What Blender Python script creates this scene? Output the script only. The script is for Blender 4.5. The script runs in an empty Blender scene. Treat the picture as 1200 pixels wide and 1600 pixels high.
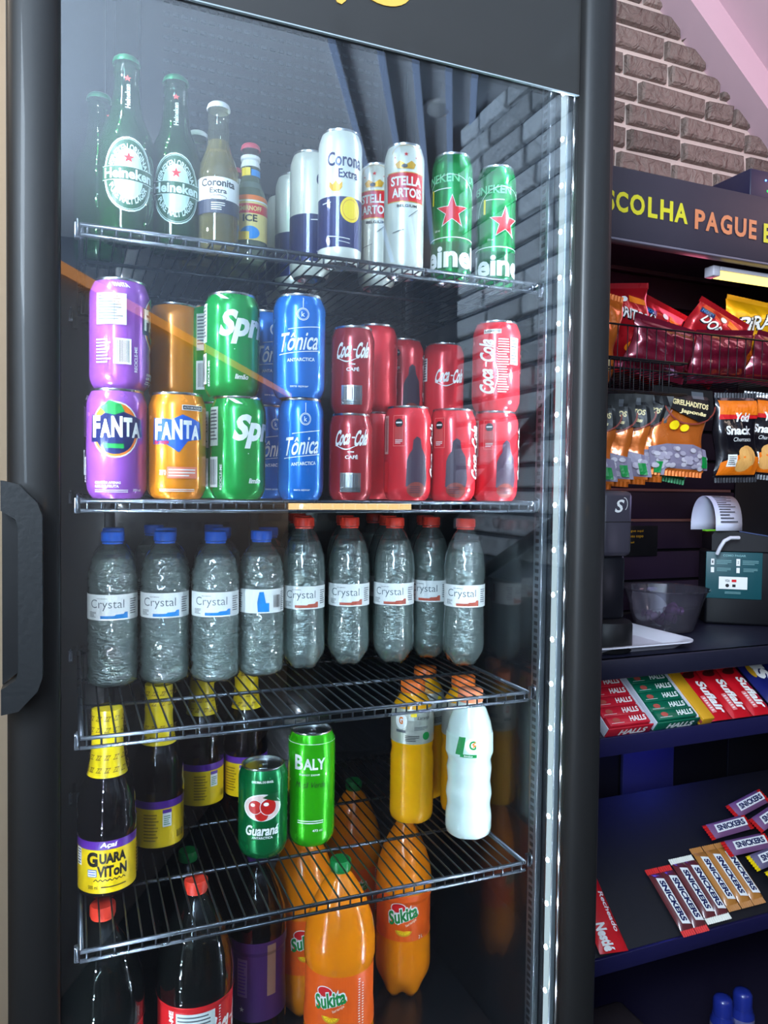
import bpy, bmesh, math, random
from mathutils import Vector, Matrix
from mathutils.geometry import tessellate_polygon
random.seed(7)
C = bpy.context.scene.collection
SC = bpy.context.scene
PI = math.pi
EYE = 1.45                      # height of the eye above the floor; heights below are given from the eye
def lin(c):
    return tuple((v/255/12.92 if v/255 <= .04045 else ((v/255+.055)/1.055)**2.4) for v in c)

# ------------------------------------------------------------------ camera
cam = bpy.data.cameras.new('camera'); cam_o = bpy.data.objects.new('camera', cam); C.objects.link(cam_o)
cam.sensor_fit = 'VERTICAL'; cam.sensor_height = 36; cam.lens = 1190.8*36/1600
cam.clip_start = .02
YAW, PITCH, ROLL = .3874, .0318, -.0134
def cam_axes():
    cy, sy = math.cos(YAW), math.sin(YAW)
    f = Vector((sy*math.cos(PITCH), cy*math.cos(PITCH), -math.sin(PITCH)))
    r = Vector((cy, -sy, 0)); d = f.cross(r)
    return f, math.cos(ROLL)*r+math.sin(ROLL)*d, -math.sin(ROLL)*r+math.cos(ROLL)*d
f_, r_, d_ = cam_axes()
M = Matrix(((r_.x, -d_.x, -f_.x), (r_.y, -d_.y, -f_.y), (r_.z, -d_.z, -f_.z)))
cam_o.matrix_world = Matrix.Translation((0, 0, EYE)) @ M.to_4x4()
SC.camera = cam_o

# ------------------------------------------------------------------ world, view, large lights
w = bpy.data.worlds.new('world'); SC.world = w; w.use_nodes = True
w.node_tree.nodes['Background'].inputs[0].default_value = (*lin((60, 75, 105)), 1)
w.node_tree.nodes['Background'].inputs[1].default_value = .25
SC.view_settings.view_transform = 'Standard'; SC.view_settings.look = 'None'
SC.view_settings.exposure = 0; SC.view_settings.gamma = 1; SC.view_settings.use_curve_mapping = False
SC.cycles.use_denoising = True
SC.cycles.max_bounces = 14; SC.cycles.transparent_max_bounces = 40; SC.cycles.glossy_bounces = 5
SC.cycles.transmission_bounces = 10; SC.cycles.caustics_reflective = False; SC.cycles.caustics_refractive = False
SC.cycles.sample_clamp_indirect = 4

def area(name, loc, target, size, power, col, size_y=None):
    l = bpy.data.lights.new(name, 'AREA'); l.energy = power; l.color = col; l.size = size
    if size_y: l.shape = 'RECTANGLE'; l.size_y = size_y
    o = bpy.data.objects.new(name, l); C.objects.link(o); o.location = loc
    o.rotation_euler = (Vector(target)-Vector(loc)).to_track_quat('-Z', 'Y').to_euler(); return o
def point(name, loc, power, col, r=.03):
    l = bpy.data.lights.new(name, 'POINT'); l.energy = power; l.color = col; l.shadow_soft_size = r
    o = bpy.data.objects.new(name, l); C.objects.link(o); o.location = loc; return o
def Z(z): return EYE+z
area('ceiling_fill', (-1.0, -1.6, 1.9), (1.3, -1.7, 2.9), 1.0, 125, (.62, .80, 1.0))  # unseen fill added to light the ceiling that hazes the door glass
area('brick_fill', (-.6, -.5, 2.2), (1.45, -.6, 2.0), .6, 80, (.70, .85, 1.0))  # unseen fill added to brighten the mirrored brick partition
area('soffit_light', (1.9, .6, Z(.9)), (1.7, 1.6, Z(1.3)), .5, 5, (1.0, .60, .66))
area('partition_fill', (2.6, -2.4, 2.7), (.5, -1.8, 1.4), .6, 14, (1.0, .80, .66))  # unseen fill added to lift the low partition in the reflection
area('brick_wash_light', (1.0, .95, Z(1.5)), (1.55, 1.7, Z(.9)), .25, 5, (1.0, .90, .85))
area('left_wall_fill', (-.75, 1.0, 2.4), (-.15, 1.7, 1.5), .2, 6, (1.0, .88, .74))  # unseen fill added to brighten the beige wall strip
point('brick_graze_light', (1.50, 1.55, Z(1.42)), 2.0, (.8, .9, 1.0), .02)
point('wine_light', (1.22, 1.25, Z(.40)), .5, (1.0, .22, .38), .05)
point('violet_light', (1.25, 1.2, Z(.02)), .35, (.55, .5, 1.0), .05)
point('blue_light', (1.30, 1.38, Z(-.50)), 1.0, (.05, .08, 1.0), .02)
point('candy_light', (1.15, .75, Z(-.2)), .36, (.75, .72, 1.0), .06)

# ------------------------------------------------------------------ materials
MATS = {}
def mat(name, rgb=(128, 128, 128), rough=.4, metal=0, coat=0, trans=0, emit=None, estr=0, bump=0, bscale=60, spec=.5, sss=0, var=0, ior=1.45, stretch=None):
    if name in MATS: return MATS[name]
    m = bpy.data.materials.new(name); m.use_nodes = True; MATS[name] = m
    nt = m.node_tree; b = nt.nodes['Principled BSDF']
    base = (*lin(rgb), 1)
    b.inputs['Base Color'].default_value = base
    b.inputs['Roughness'].default_value = rough; b.inputs['Metallic'].default_value = metal
    b.inputs['Coat Weight'].default_value = coat; b.inputs['Coat Roughness'].default_value = .06
    b.inputs['Transmission Weight'].default_value = trans; b.inputs['IOR'].default_value = ior
    b.inputs['Specular IOR Level'].default_value = spec
    if sss: b.inputs['Subsurface Weight'].default_value = sss; b.inputs['Subsurface Radius'].default_value = (.02, .01, .005); b.inputs['Subsurface Scale'].default_value = 1
    if emit: b.inputs['Emission Color'].default_value = (*lin(emit), 1); b.inputs['Emission Strength'].default_value = estr
    tc = nt.nodes.new('ShaderNodeTexCoord'); n = nt.nodes.new('ShaderNodeTexNoise')
    n.inputs['Scale'].default_value = bscale; n.inputs['Detail'].default_value = 3
    if stretch:
        mp = nt.nodes.new('ShaderNodeMapping'); mp.inputs['Scale'].default_value = stretch
        nt.links.new(tc.outputs['Object'], mp.inputs['Vector']); nt.links.new(mp.outputs[0], n.inputs['Vector'])
    else: nt.links.new(tc.outputs['Object'], n.inputs['Vector'])
    mr = nt.nodes.new('ShaderNodeMapRange'); mr.inputs['To Min'].default_value = max(0, rough-.04); mr.inputs['To Max'].default_value = min(1, rough+.05)
    nt.links.new(n.outputs['Fac'], mr.inputs['Value']); nt.links.new(mr.outputs[0], b.inputs['Roughness'])
    if bump:
        bp = nt.nodes.new('ShaderNodeBump'); bp.inputs['Strength'].default_value = bump; bp.inputs['Distance'].default_value = .002
        nt.links.new(n.outputs['Fac'], bp.inputs['Height']); nt.links.new(bp.outputs[0], b.inputs['Normal'])
    if var:
        mx = nt.nodes.new('ShaderNodeMix'); mx.data_type = 'RGBA'
        mx.inputs['A'].default_value = tuple(v*(1-var) for v in base[:3])+(1,); mx.inputs['B'].default_value = tuple(min(1, v*(1+var)) for v in base[:3])+(1,)
        n2 = nt.nodes.new('ShaderNodeTexNoise'); n2.inputs['Scale'].default_value = bscale*.2; nt.links.new(tc.outputs['Object'], n2.inputs['Vector'])
        nt.links.new(n2.outputs['Fac'], mx.inputs['Factor']); nt.links.new(mx.outputs['Result'], b.inputs['Base Color'])
    return m
def thin(name, tint=(255, 255, 255), body=(150, 170, 165), fac=.2, bump=0, bscale=40, ior=1.45, rough=.03, stretch=None, boost=1.0, sheen=0):
    """clear shell: transparent, some body colour that catches light, and a Fresnel sheen"""
    if name in MATS: return MATS[name]
    m = bpy.data.materials.new(name); m.use_nodes = True; MATS[name] = m
    nt = m.node_tree; nt.nodes.clear(); N = nt.nodes.new; L = nt.links.new
    out = N('ShaderNodeOutputMaterial'); tr = N('ShaderNodeBsdfTransparent'); tr.inputs[0].default_value = (*lin(tint), 1)
    di = N('ShaderNodeBsdfDiffuse'); di.inputs[0].default_value = (*lin(body), 1)
    tl = N('ShaderNodeBsdfTranslucent'); tl.inputs[0].default_value = (*lin(body), 1)
    mb = N('ShaderNodeMixShader'); mb.inputs[0].default_value = .5; L(di.outputs[0], mb.inputs[1]); L(tl.outputs[0], mb.inputs[2])
    m1 = N('ShaderNodeMixShader'); m1.inputs[0].default_value = fac; L(tr.outputs[0], m1.inputs[1]); L(mb.outputs[0], m1.inputs[2])
    gl = N('ShaderNodeBsdfGlossy'); gl.inputs['Roughness'].default_value = rough
    fr = N('ShaderNodeFresnel'); ge = N('ShaderNodeNewGeometry'); mi = N('ShaderNodeMapRange')   # same reflectance from both sides of the thin wall
    mi.inputs['To Min'].default_value = ior; mi.inputs['To Max'].default_value = 1/ior; L(ge.outputs['Backfacing'], mi.inputs['Value']); L(mi.outputs[0], fr.inputs['IOR'])
    ml = N('ShaderNodeMath'); ml.operation = 'MULTIPLY_ADD'; ml.inputs[1].default_value = boost; ml.inputs[2].default_value = sheen; ml.use_clamp = True; L(fr.outputs[0], ml.inputs[0])
    m2 = N('ShaderNodeMixShader'); L(ml.outputs[0], m2.inputs[0]); L(m1.outputs[0], m2.inputs[1]); L(gl.outputs[0], m2.inputs[2])
    L(m2.outputs[0], out.inputs[0])
    if bump:
        tc = N('ShaderNodeTexCoord'); n = N('ShaderNodeTexNoise'); n.inputs['Scale'].default_value = bscale; n.inputs['Detail'].default_value = 2
        mp = N('ShaderNodeMapping'); mp.inputs['Scale'].default_value = stretch or (1, 1, 1)
        L(tc.outputs['Object'], mp.inputs[0]); L(mp.outputs[0], n.inputs['Vector'])
        bp = N('ShaderNodeBump'); bp.inputs['Strength'].default_value = bump; bp.inputs['Distance'].default_value = .004
        L(n.outputs['Fac'], bp.inputs['Height']); L(bp.outputs[0], gl.inputs['Normal']); L(bp.outputs[0], di.inputs['Normal']); L(bp.outputs[0], fr.inputs['Normal'])
    return m
def glow(name, rgb, s):
    if name in MATS: return MATS[name]
    m = bpy.data.materials.new(name); m.use_nodes = True; MATS[name] = m
    nt = m.node_tree; nt.nodes.clear(); e = nt.nodes.new('ShaderNodeEmission'); o = nt.nodes.new('ShaderNodeOutputMaterial')
    e.inputs[0].default_value = (*lin(rgb), 1); e.inputs[1].default_value = s; nt.links.new(e.outputs[0], o.inputs[0]); return m

steel = mat('bright_steel', (205, 210, 208), .22, 1)
alu = mat('can_aluminium', (215, 218, 220), .25, 1)
wire_m = mat('chromed_wire', (80, 85, 92), .28, .9)
blackm = mat('satin_black_plastic', (17, 17, 19), .34, coat=.3)
black_in = mat('black_liner', (20, 22, 25), .22, coat=.5, bump=.05, bscale=120)
white = mat('white_print', (240, 240, 235), .35)
ink = mat('black_print', (18, 18, 20), .4)
navy = mat('navy_print', (22, 34, 92), .3, .3, .5)
red = mat('red_print', (215, 28, 34), .3)
gold = mat('gold_print', (222, 168, 40), .3, .3)
yellow = mat('yellow_print', (250, 215, 20), .35)
green = mat('green_print', (10, 135, 60), .35)
paper = mat('paper_label', (238, 240, 236), .5)
grey = mat('grey_print', (84, 88, 94), .4)
orange = mat('orange_print', (240, 120, 20), .35)
purple = mat('purple_print', (92, 42, 150), .35)
blue = mat('blue_print', (20, 90, 190), .35)
sky = mat('sky_blue_print', (30, 140, 215), .35)

# ------------------------------------------------------------------ mesh helpers
class MB:
    def __init__(s): s.v = []; s.f = []; s.m = []; s.mi = 0; s.sm = []
    def face(s, idx, smooth=False): s.f.append(idx); s.m.append(s.mi); s.sm.append(smooth)
    def box(s, a, b, cut=0):
        x0, y0, z0 = a; x1, y1, z1 = b; n = len(s.v)
        s.v += [(x0, y0, z0), (x1, y0, z0), (x1, y1, z0), (x0, y1, z0), (x0, y0, z1), (x1, y0, z1), (x1, y1, z1), (x0, y1, z1)]
        for q in ((0, 3, 2, 1), (4, 5, 6, 7), (0, 1, 5, 4), (1, 2, 6, 5), (2, 3, 7, 6), (3, 0, 4, 7)): s.face([n+i for i in q])
        return s
    def bbox(s, a, b, c=.003):
        """box with its edges chamfered"""
        bm = bmesh.new(); bmesh.ops.create_cube(bm, size=1)
        for v in bm.verts: v.co = Vector([a[i]+(v.co[i]+.5)*(b[i]-a[i]) for i in range(3)])
        bmesh.ops.bevel(bm, geom=bm.edges[:], offset=c, segments=2, affect='EDGES', profile=.5)
        s.add_bm(bm); return s
    def add_bm(s, bm, smooth=False):
        n = len(s.v); bm.verts.index_update(); s.v += [tuple(v.co) for v in bm.verts]
        for f in bm.faces: s.face([n+v.index for v in f.verts], smooth)
        bm.free()
    def tube(s, pts, r, n=8, cap=True):
        pts = [Vector(p) for p in pts]; k0 = len(s.v); up = None
        for i, p in enumerate(pts):
            t = (pts[min(i+1, len(pts)-1)]-pts[max(i-1, 0)]).normalized()
            if up is None: up = t.orthogonal().normalized()
            up = (up-t*up.dot(t)).normalized(); sd = t.cross(up); rr = r[i] if isinstance(r, (list, tuple)) else r
            for k in range(n):
                a = 2*PI*k/n; q = p+(up*math.cos(a)+sd*math.sin(a))*rr; s.v.append(tuple(q))
        for i in range(len(pts)-1):
            for k in range(n):
                k2 = (k+1) % n; s.face([k0+i*n+k, k0+i*n+k2, k0+(i+1)*n+k2, k0+(i+1)*n+k], True)
        if cap:
            s.face([k0+k for k in range(n)][::-1]); s.face([k0+(len(pts)-1)*n+k for k in range(n)])
        return s
    def lathe(s, prof, n=40, c=(0, 0, 0), mod=None, capb=True, capt=True, smooth=True):
        k0 = len(s.v)
        for (r, z) in prof:
            for k in range(n):
                a = 2*PI*k/n; rr = r*(mod(a, z) if mod else 1)
                s.v.append((c[0]+rr*math.sin(a), c[1]-rr*math.cos(a), c[2]+z))
        for i in range(len(prof)-1):
            for k in range(n):
                k2 = (k+1) % n; s.face([k0+i*n+k, k0+i*n+k2, k0+(i+1)*n+k2, k0+(i+1)*n+k], smooth)
        if capb: s.face([k0+k for k in range(n)][::-1])
        if capt: s.face([k0+(len(prof)-1)*n+k for k in range(n)])
        return s
    def prism(s, pts, y0, y1, axis='y'):
        """outline in x,z pushed from y0 to y1 (or outline in x,y pushed along z, or y,z along x)"""
        def P(a, b, t): return (a, t, b) if axis == 'y' else ((a, b, t) if axis == 'z' else (t, a, b))
        bm = bmesh.new(); A = [bm.verts.new(P(*p, y0)) for p in pts]; B = [bm.verts.new(P(*p, y1)) for p in pts]; n = len(pts)
        for t in tessellate_polygon([[Vector((p[0], p[1], 0)) for p in pts]]):
            bm.faces.new([A[i] for i in t][::-1]); bm.faces.new([B[i] for i in t])
        for i in range(n): bm.faces.new((A[i], A[(i+1) % n], B[(i+1) % n], B[i]))
        bmesh.ops.recalc_face_normals(bm, faces=bm.faces[:])
        s.add_bm(bm); return s
    def mesh(s, name, mats, smooth_angle=None):
        me = bpy.data.meshes.new(name); me.from_pydata(s.v, [], s.f)
        for m in (mats if isinstance(mats, (list, tuple)) else [mats]): me.materials.append(m)
        me.polygons.foreach_set('material_index', s.m)
        me.polygons.foreach_set('use_smooth', [bool(x) for x in s.sm]); me.update()
        if smooth_angle: me.set_sharp_from_angle(angle=smooth_angle)
        return me
    def build(s, name, mats, parent=None, loc=None, smooth_angle=math.radians(50)):
        return ob(name, s.mesh(name, mats, smooth_angle), parent, loc)
def ob(name, me, parent=None, loc=None):
    o = bpy.data.objects.new(name, me); C.objects.link(o)
    if parent: o.parent = parent
    if loc: o.location = loc
    return o
def thing(name, label, cat, loc=(0, 0, 0), rz=0, group=None):
    o = bpy.data.objects.new(name, None); C.objects.link(o); o.empty_display_size = .02
    o.location = loc; o.rotation_euler = (0, 0, rz); o['label'] = label; o['category'] = cat
    if group: o['group'] = group
    return o
def tag(o, label, cat, group=None):
    o['label'] = label; o['category'] = cat
    if group: o['group'] = group
    return o
def struct(o): o['kind'] = 'structure'; return o
def copy_tree(o, parent=None):
    c = o.copy(); C.objects.link(c); c.parent = parent
    for ch in CH.get(o.name, []) or list(o.children): copy_tree(ch, c)
    return c
CH = {}

# ------------------------------------------------------------------ flat print shapes (x, z)
def s_rect(cx, cz, w, h): return [[(cx-w/2, cz-h/2), (cx+w/2, cz-h/2), (cx+w/2, cz+h/2), (cx-w/2, cz+h/2)]]
def s_ell(cx, cz, rx, rz, n=28, a0=0, a1=2*PI): return [[(cx+rx*math.cos(a0+(a1-a0)*i/n), cz+rz*math.sin(a0+(a1-a0)*i/n)) for i in range(n)]]
def s_star(cx, cz, R, k=.40, n=5):
    return [[(cx+(R if i % 2 == 0 else R*k)*math.sin(PI*i/n), cz+(R if i % 2 == 0 else R*k)*math.cos(PI*i/n)) for i in range(2*n)]]
def s_ring(cx, cz, rx, rz, t, n=36, a0=0, a1=2*PI):
    out = []
    for i in range(n):
        a, b = a0+(a1-a0)*i/n, a0+(a1-a0)*(i+1)/n
        out.append([(cx+rx*math.cos(a), cz+rz*math.sin(a)), (cx+rx*math.cos(b), cz+rz*math.sin(b)), (cx+(rx-t)*math.cos(b), cz+(rz-t)*math.sin(b)), (cx+(rx-t)*math.cos(a), cz+(rz-t)*math.sin(a))])
    return out
def s_line(x0, z0, x1, z1, t):
    d = Vector((x1-x0, z1-z0)); n = Vector((-d.y, d.x)).normalized()*t/2
    return [[(x0-n.x, z0-n.y), (x1-n.x, z1-n.y), (x1+n.x, z1+n.y), (x0+n.x, z0+n.y)]]
def s_bars(cx, cz, w, h, n=12, seed=1):
    rnd = random.Random(seed); out = []
    for i in range(n):
        bw = w/n*rnd.choice((.35, .5, .7)); out += s_rect(cx-w/2+w*(i+.5)/n, cz, bw, h)
    return out
def s_lines(cx, cz, w, h, n, t=None, seed=2):
    rnd = random.Random(seed); out = []; t = t or h/n*.4
    for i in range(n):
        ww = w*rnd.uniform(.72, 1); out += s_rect(cx-(w-ww)/2, cz+h/2-h*(i+.5)/n, ww, t)
    return out
def s_wave(cx, cz, w, amp, n, t):
    out = []
    for i in range(n): out += s_line(cx-w/2+w*i/n, cz+(amp if i % 2 else -amp), cx-w/2+w*(i+1)/n, cz+(-amp if i % 2 else amp), t)
    return out
_T = {}
def text_faces(s, bold):
    k = (s, bold)
    if k not in _T:
        cu = bpy.data.curves.new('t', 'FONT'); cu.body = s; cu.size = 1; cu.resolution_u = 3; cu.offset = bold; cu.fill_mode = 'BOTH'
        o = bpy.data.objects.new('t', cu); me = bpy.data.meshes.new_from_object(o)
        vs = [(v.co.x, v.co.y) for v in me.vertices]; fs = [list(p.vertices) for p in me.polygons]
        bpy.data.objects.remove(o); bpy.data.curves.remove(cu); bpy.data.meshes.remove(me)
        xs = [v[0] for v in vs]; ys = [v[1] for v in vs]; x0, x1, y0, y1 = min(xs), max(xs), min(ys), max(ys)
        _T[k] = ([((x-x0)/(x1-x0)-.5, (y-y0)/(y1-y0)-.5) for x, y in vs], fs)
    return _T[k]
def s_text(s, cx, cz, w, h, shear=0, bold=.01, rot=0, warp=None):
    vs, fs = text_faces(s, bold); pts = []
    for x, z in vs:
        X, Y = x*w+shear*z*h, z*h
        if warp: X, Y = warp(X, Y)
        if rot: X, Y = X*math.cos(rot)-Y*math.sin(rot), X*math.sin(rot)+Y*math.cos(rot)
        pts.append((cx+X, cz+Y))
    return ('mesh', pts, fs)
def s_arc(s, cx, cz, R, ang, h, mid=PI/2, bold=.02, ry=1, inside=False):
    vs, fs = text_faces(s, bold); pts = []
    for x, z in vs:
        a = mid-x*ang if not inside else mid+x*ang
        rr = R+z*h if not inside else R-z*h
        pts.append((cx+rr*math.cos(a), cz+rr*math.sin(a)*ry))
    return ('mesh', pts, fs)
def print_mesh(name, layers, fmap, step=.004, stepz=None, base=.00025):
    zcuts = getattr(fmap, 'cuts', ())
    """layers: (shape, material). every layer is cut in strips and laid on the surface by fmap(x, z, off)"""
    bm = bmesh.new(); mats = []
    for i, (shp, m) in enumerate(layers):
        if m not in mats: mats.append(m)
        mi = mats.index(m)
        if isinstance(shp, tuple): polys = [[shp[1][j] for j in f] for f in shp[2]]
        else: polys = shp
        for p in polys:
            vs = [bm.verts.new((x, i, z)) for x, z in p]
            tris = [range(len(vs))] if len(vs) <= 4 else tessellate_polygon([[Vector((x, z, 0)) for x, z in p]])
            for t in tris:
                try: f = bm.faces.new([vs[k] for k in t])
                except ValueError: continue
                f.material_index = mi
    bm.normal_update()
    xs = [v.co.x for v in bm.verts]; zs = [v.co.z for v in bm.verts]
    x = math.floor(min(xs)/step)*step+step*.63
    while x < max(xs):
        bmesh.ops.bisect_plane(bm, geom=bm.verts[:]+bm.edges[:]+bm.faces[:], plane_co=(x, 0, 0), plane_no=(1, 0, 0)); x += step
    if stepz:
        z = math.floor(min(zs)/stepz)*stepz+stepz
        while z < max(zs):
            bmesh.ops.bisect_plane(bm, geom=bm.verts[:]+bm.edges[:]+bm.faces[:], plane_co=(0, 0, z), plane_no=(0, 0, 1)); z += stepz
    for z in zcuts:
        if min(zs) < z < max(zs): bmesh.ops.bisect_plane(bm, geom=bm.verts[:]+bm.edges[:]+bm.faces[:], plane_co=(0, 0, z), plane_no=(0, 0, 1))
    for f in bm.faces:
        if f.normal.y > 0: f.normal_flip()
    for v in bm.verts: v.co = Vector(fmap(v.co.x, v.co.z, base+.00009*v.co.y))
    me = bpy.data.meshes.new(name); bm.to_mesh(me); bm.free()
    for m in mats: me.materials.append(m)
    return me
def prof_r(prof, z):
    for (r0, z0), (r1, z1) in zip(prof, prof[1:]):
        if min(z0, z1) <= z <= max(z0, z1) and z1 != z0: return r0+(r1-r0)*(z-z0)/(z1-z0)
    return prof[-1][0] if z > prof[-1][1] else prof[0][0]
def cyl_map(prof):
    def f(x, z, off):
        r = prof_r(prof, z); a = x/max(r, .004); return ((r+off)*math.sin(a), -(r+off)*math.cos(a), z)
    f.cuts = sorted(set(z for _, z in prof)); return f

# ================================================================== THE ROOM
paintw = mat('white_ceiling_paint', (205, 208, 215), .8, bump=.1, bscale=30)
greyw = mat('grey_wall_paint', (120, 126, 138), .8, bump=.1, bscale=30)
darkw = mat('dark_lower_wall', (26, 26, 30), .6)
beige = mat('beige_wall_paint', (206, 186, 160), .8, bump=.1, bscale=40)
tile = mat('dark_floor_tile', (38, 38, 42), .35, bscale=5, var=.3)
CEIL = Z(1.45)
struct(MB().box((-1.3, -3.4, -.1), (3.6, 1.8, 0)).build('floor', tile))
struct(MB().box((-1.3, -3.4, CEIL), (3.6, 1.8, CEIL+.1)).build('ceiling', paintw))
struct(MB().box((-1.3, 1.7, 0), (3.6, 1.8, CEIL)).build('wall_front', beige))
struct(MB().box((-1.3, -3.4, 0), (3.6, -3.3, CEIL)).build('wall_back', greyw))
struct(MB().box((-1.4, -3.4, 0), (-1.3, 1.8, CEIL)).build('wall_left', beige))
struct(MB().box((3.6, -3.4, 0), (3.7, 1.8, CEIL)).build('wall_right', greyw))
struct(MB().bbox((-1.3, -3.3, 0), (3.6, -3.27, 1.30)).build('trim_1', darkw))
# warm lamp on the back wall
t = thing('wall_lamp', 'warm white linear lamp on the wall opposite the fridge, mirrored under the can shelf', 'lamp', (1.72, -3.27, Z(-.135)))
MB().bbox((-.48, 0, -.02), (.48, .03, .03)).build('lamp_housing', darkw, t)
MB().bbox((-.46, .03, -.016), (.46, .036, .026), .001).build('diffuser', glow('warm_lamp', (255, 205, 140), 7), t)
# partition with a warm light line on its top edge
t = thing('partition', 'low grey partition with a warm light line along its top, mirrored over the upper cans', 'partition', (0, -.80, 0))
dx, dy = 1.27, -2.43; L = math.hypot(dx, dy); ang = math.atan2(dy, dx); t.rotation_euler.z = ang
MB().bbox((-.25, -.03, 0), (L, .03, Z(.58))).build('panel', mat('partition_paint', (176, 170, 166), .7), t)
MB().bbox((-.25, -.035, Z(.58)), (L, .035, Z(.60))).build('cap_rail', darkw, t)
MB().bbox((-.24, .036, Z(.570)), (L-.01, .046, Z(.60)), .001).build('light_line', glow('warm_line', (255, 175, 110), 1.9), t)
# ceiling battens
for i, (x0, y0) in enumerate(((.72, -.68), (.89, -.68), (1.02, -.69), (1.15, -.70), (1.25, -.70))):
    ln = (2.5, 2.4, 2.0, 1.7, .75)[i]
    o = thing('light_batten', 'slim cool white light batten on the ceiling, number %s from the fridge glass left in the mirror image' % ('first', 'second', 'third', 'fourth', 'fifth')[i], 'light', (x0, y0, CEIL-.001))
    o['label'] = '%s slim cool light batten of the five on the ceiling, mirrored in the glass' % ('leftmost', 'second', 'middle', 'fourth', 'rightmost')[i]
    o['group'] = 'light battens on the ceiling'; o.rotation_euler.z = math.atan2(-.74, .385)
    MB().bbox((0, -.012, -.02), (ln, .012, 0), .002).build('housing', paintw, o)
    MB().bbox((.01, -.012, -.024), (ln-.01, .012, -.02), .001).build('diffuser', glow('cool_batten', (165, 195, 245), 1.9), o)
t = thing('ceiling_dome', 'clear round dome lamp on the ceiling, mirrored above the green beer cans', 'lamp', (1.28, -1.04, CEIL-.001))
MB().lathe([(.06, 0), (.06, -.008), (.058, -.012), (.045, -.012)], 36).build('rim', mat('white_rim', (210, 212, 215), .4), t)
MB().lathe([(.045, -.012), (.042, -.022), (.032, -.032), (.016, -.038), (.002, -.040)], 36, capb=False).build('dome', thin('clear_dome', body=(220, 225, 230), fac=.35), t)

# bricks -----------------------------------------------------------
def brick_mat(name, base, dark):
    m = mat(name, base, .55, bump=0, bscale=20, var=.45); nt = m.node_tree; b = nt.nodes['Principled BSDF']
    tc = [n for n in nt.nodes if n.type == 'TEX_COORD'][0]
    gi = nt.nodes.new('ShaderNodeObjectInfo'); ad = nt.nodes.new('ShaderNodeVectorMath'); ad.operation = 'ADD'
    sc = nt.nodes.new('ShaderNodeVectorMath'); sc.operation = 'SCALE'; sc.inputs['Scale'].default_value = 13
    cx = nt.nodes.new('ShaderNodeCombineXYZ')
    for i in range(3): nt.links.new(gi.outputs['Random'], cx.inputs[i])
    nt.links.new(cx.outputs[0], sc.inputs[0]); nt.links.new(tc.outputs['Object'], ad.inputs[0]); nt.links.new(sc.outputs[0], ad.inputs[1])
    n = nt.nodes.new('ShaderNodeTexNoise'); n.inputs['Scale'].default_value = 28; n.inputs['Detail'].default_value = 6; n.inputs['Distortion'].default_value = 1.2
    nt.links.new(ad.outputs[0], n.inputs['Vector'])
    bp = nt.nodes.new('ShaderNodeBump'); bp.inputs['Strength'].default_value = 1; bp.inputs['Distance'].default_value = .02
    nt.links.new(n.outputs['Fac'], bp.inputs['Height']); nt.links.new(bp.outputs[0], b.inputs['Normal'])
    # tone of each brick
    mx = [x for x in nt.nodes if x.type == 'MIX'][0]; hs = nt.nodes.new('ShaderNodeHueSaturation')
    mr = nt.nodes.new('ShaderNodeMapRange'); mr.inputs['To Min'].default_value = .6; mr.inputs['To Max'].default_value = 1.3
    nt.links.new(gi.outputs['Random'], mr.inputs[0]); nt.links.new(mr.outputs[0], hs.inputs['Value']); nt.links.new(mx.outputs['Result'], hs.inputs['Color']); nt.links.new(hs.outputs[0], b.inputs['Base Color'])
    return m
brick_b = brick_mat('brown_brick', (132, 116, 108), 0)
brick_w = brick_mat('white_brick', (190, 196, 202), 0)
mortar_b = mat('pale_mortar', (205, 190, 180), .7, bump=.6, bscale=90)
mortar_w = mat('grey_mortar', (70, 78, 90), .7, bump=.3, bscale=90)
def brick_mesh(w, h, d, seed, m):
    rnd = random.Random(seed); bm = bmesh.new(); bmesh.ops.create_cube(bm, size=1)
    for v in bm.verts:
        v.co = Vector((v.co.x*w, v.co.y*d, v.co.z*h))
        if v.co.y < 0: v.co.x *= .955; v.co.z *= .86; v.co += Vector((rnd.uniform(-.003, .003), rnd.uniform(-.004, .004), rnd.uniform(-.002, .002)))
    bmesh.ops.bevel(bm, geom=[e for e in bm.edges if all(v.co.y < 0 for v in e.verts)], offset=.005, segments=1, affect='EDGES')
    b = MB(); b.add_bm(bm); return b.mesh('brick', m, None)
def lay_bricks(parent, W, H, ch, m, place, lengths, seed, keep=None):
    """place(x, z) gives the location of the brick centre on the parent"""
    rnd = random.Random(seed); cache = {}
    rows = int(H/ch)
    for r in range(rows):
        x = -rnd.uniform(0, .12)
        while x < W:
            Lb = rnd.choice(lengths); x1 = min(x+Lb, W); x0 = max(x, 0)
            if x1-x0 > .03:
                w_ = round((x1-x0-.012)/.005)*.005; k = (w_, rnd.randint(0, 2))
                cx, cz = (x0+x1)/2, (r+.5)*ch
                if keep is None or keep(cx, cz):
                    if k not in cache: cache[k] = brick_mesh(w_, ch-.011, .03, hash(k) % 999, m)
                    ob('brick', cache[k], parent, place(cx, cz))
            x += Lb
bw = struct(MB().box((.7, 1.69, Z(.45)), (2.25, 1.70, CEIL)).build('trim_2', mortar_b))
lay_bricks(bw, 1.5, .86, .0655, brick_b, lambda x, z: (.72+x, 1.687, Z(.52)+z), (.10, .15, .19, .24), 3,
           keep=lambda x, z: x > .1)
pt = struct(MB().box((1.46, -1.17, 0), (1.58, .10, CEIL)).build('wall_partition', mortar_w))
def place_p(x, z): return (1.452, -1.17+x, z)
_before = set(bpy.data.objects)
lay_bricks(pt, 1.27, 2.902, .0853, brick_w, place_p, (.24, .28, .20), 5, keep=lambda x, z: z > 1.16)
for o in [o for o in bpy.data.objects if o not in _before]: o.rotation_euler.z = -PI/2
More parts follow.
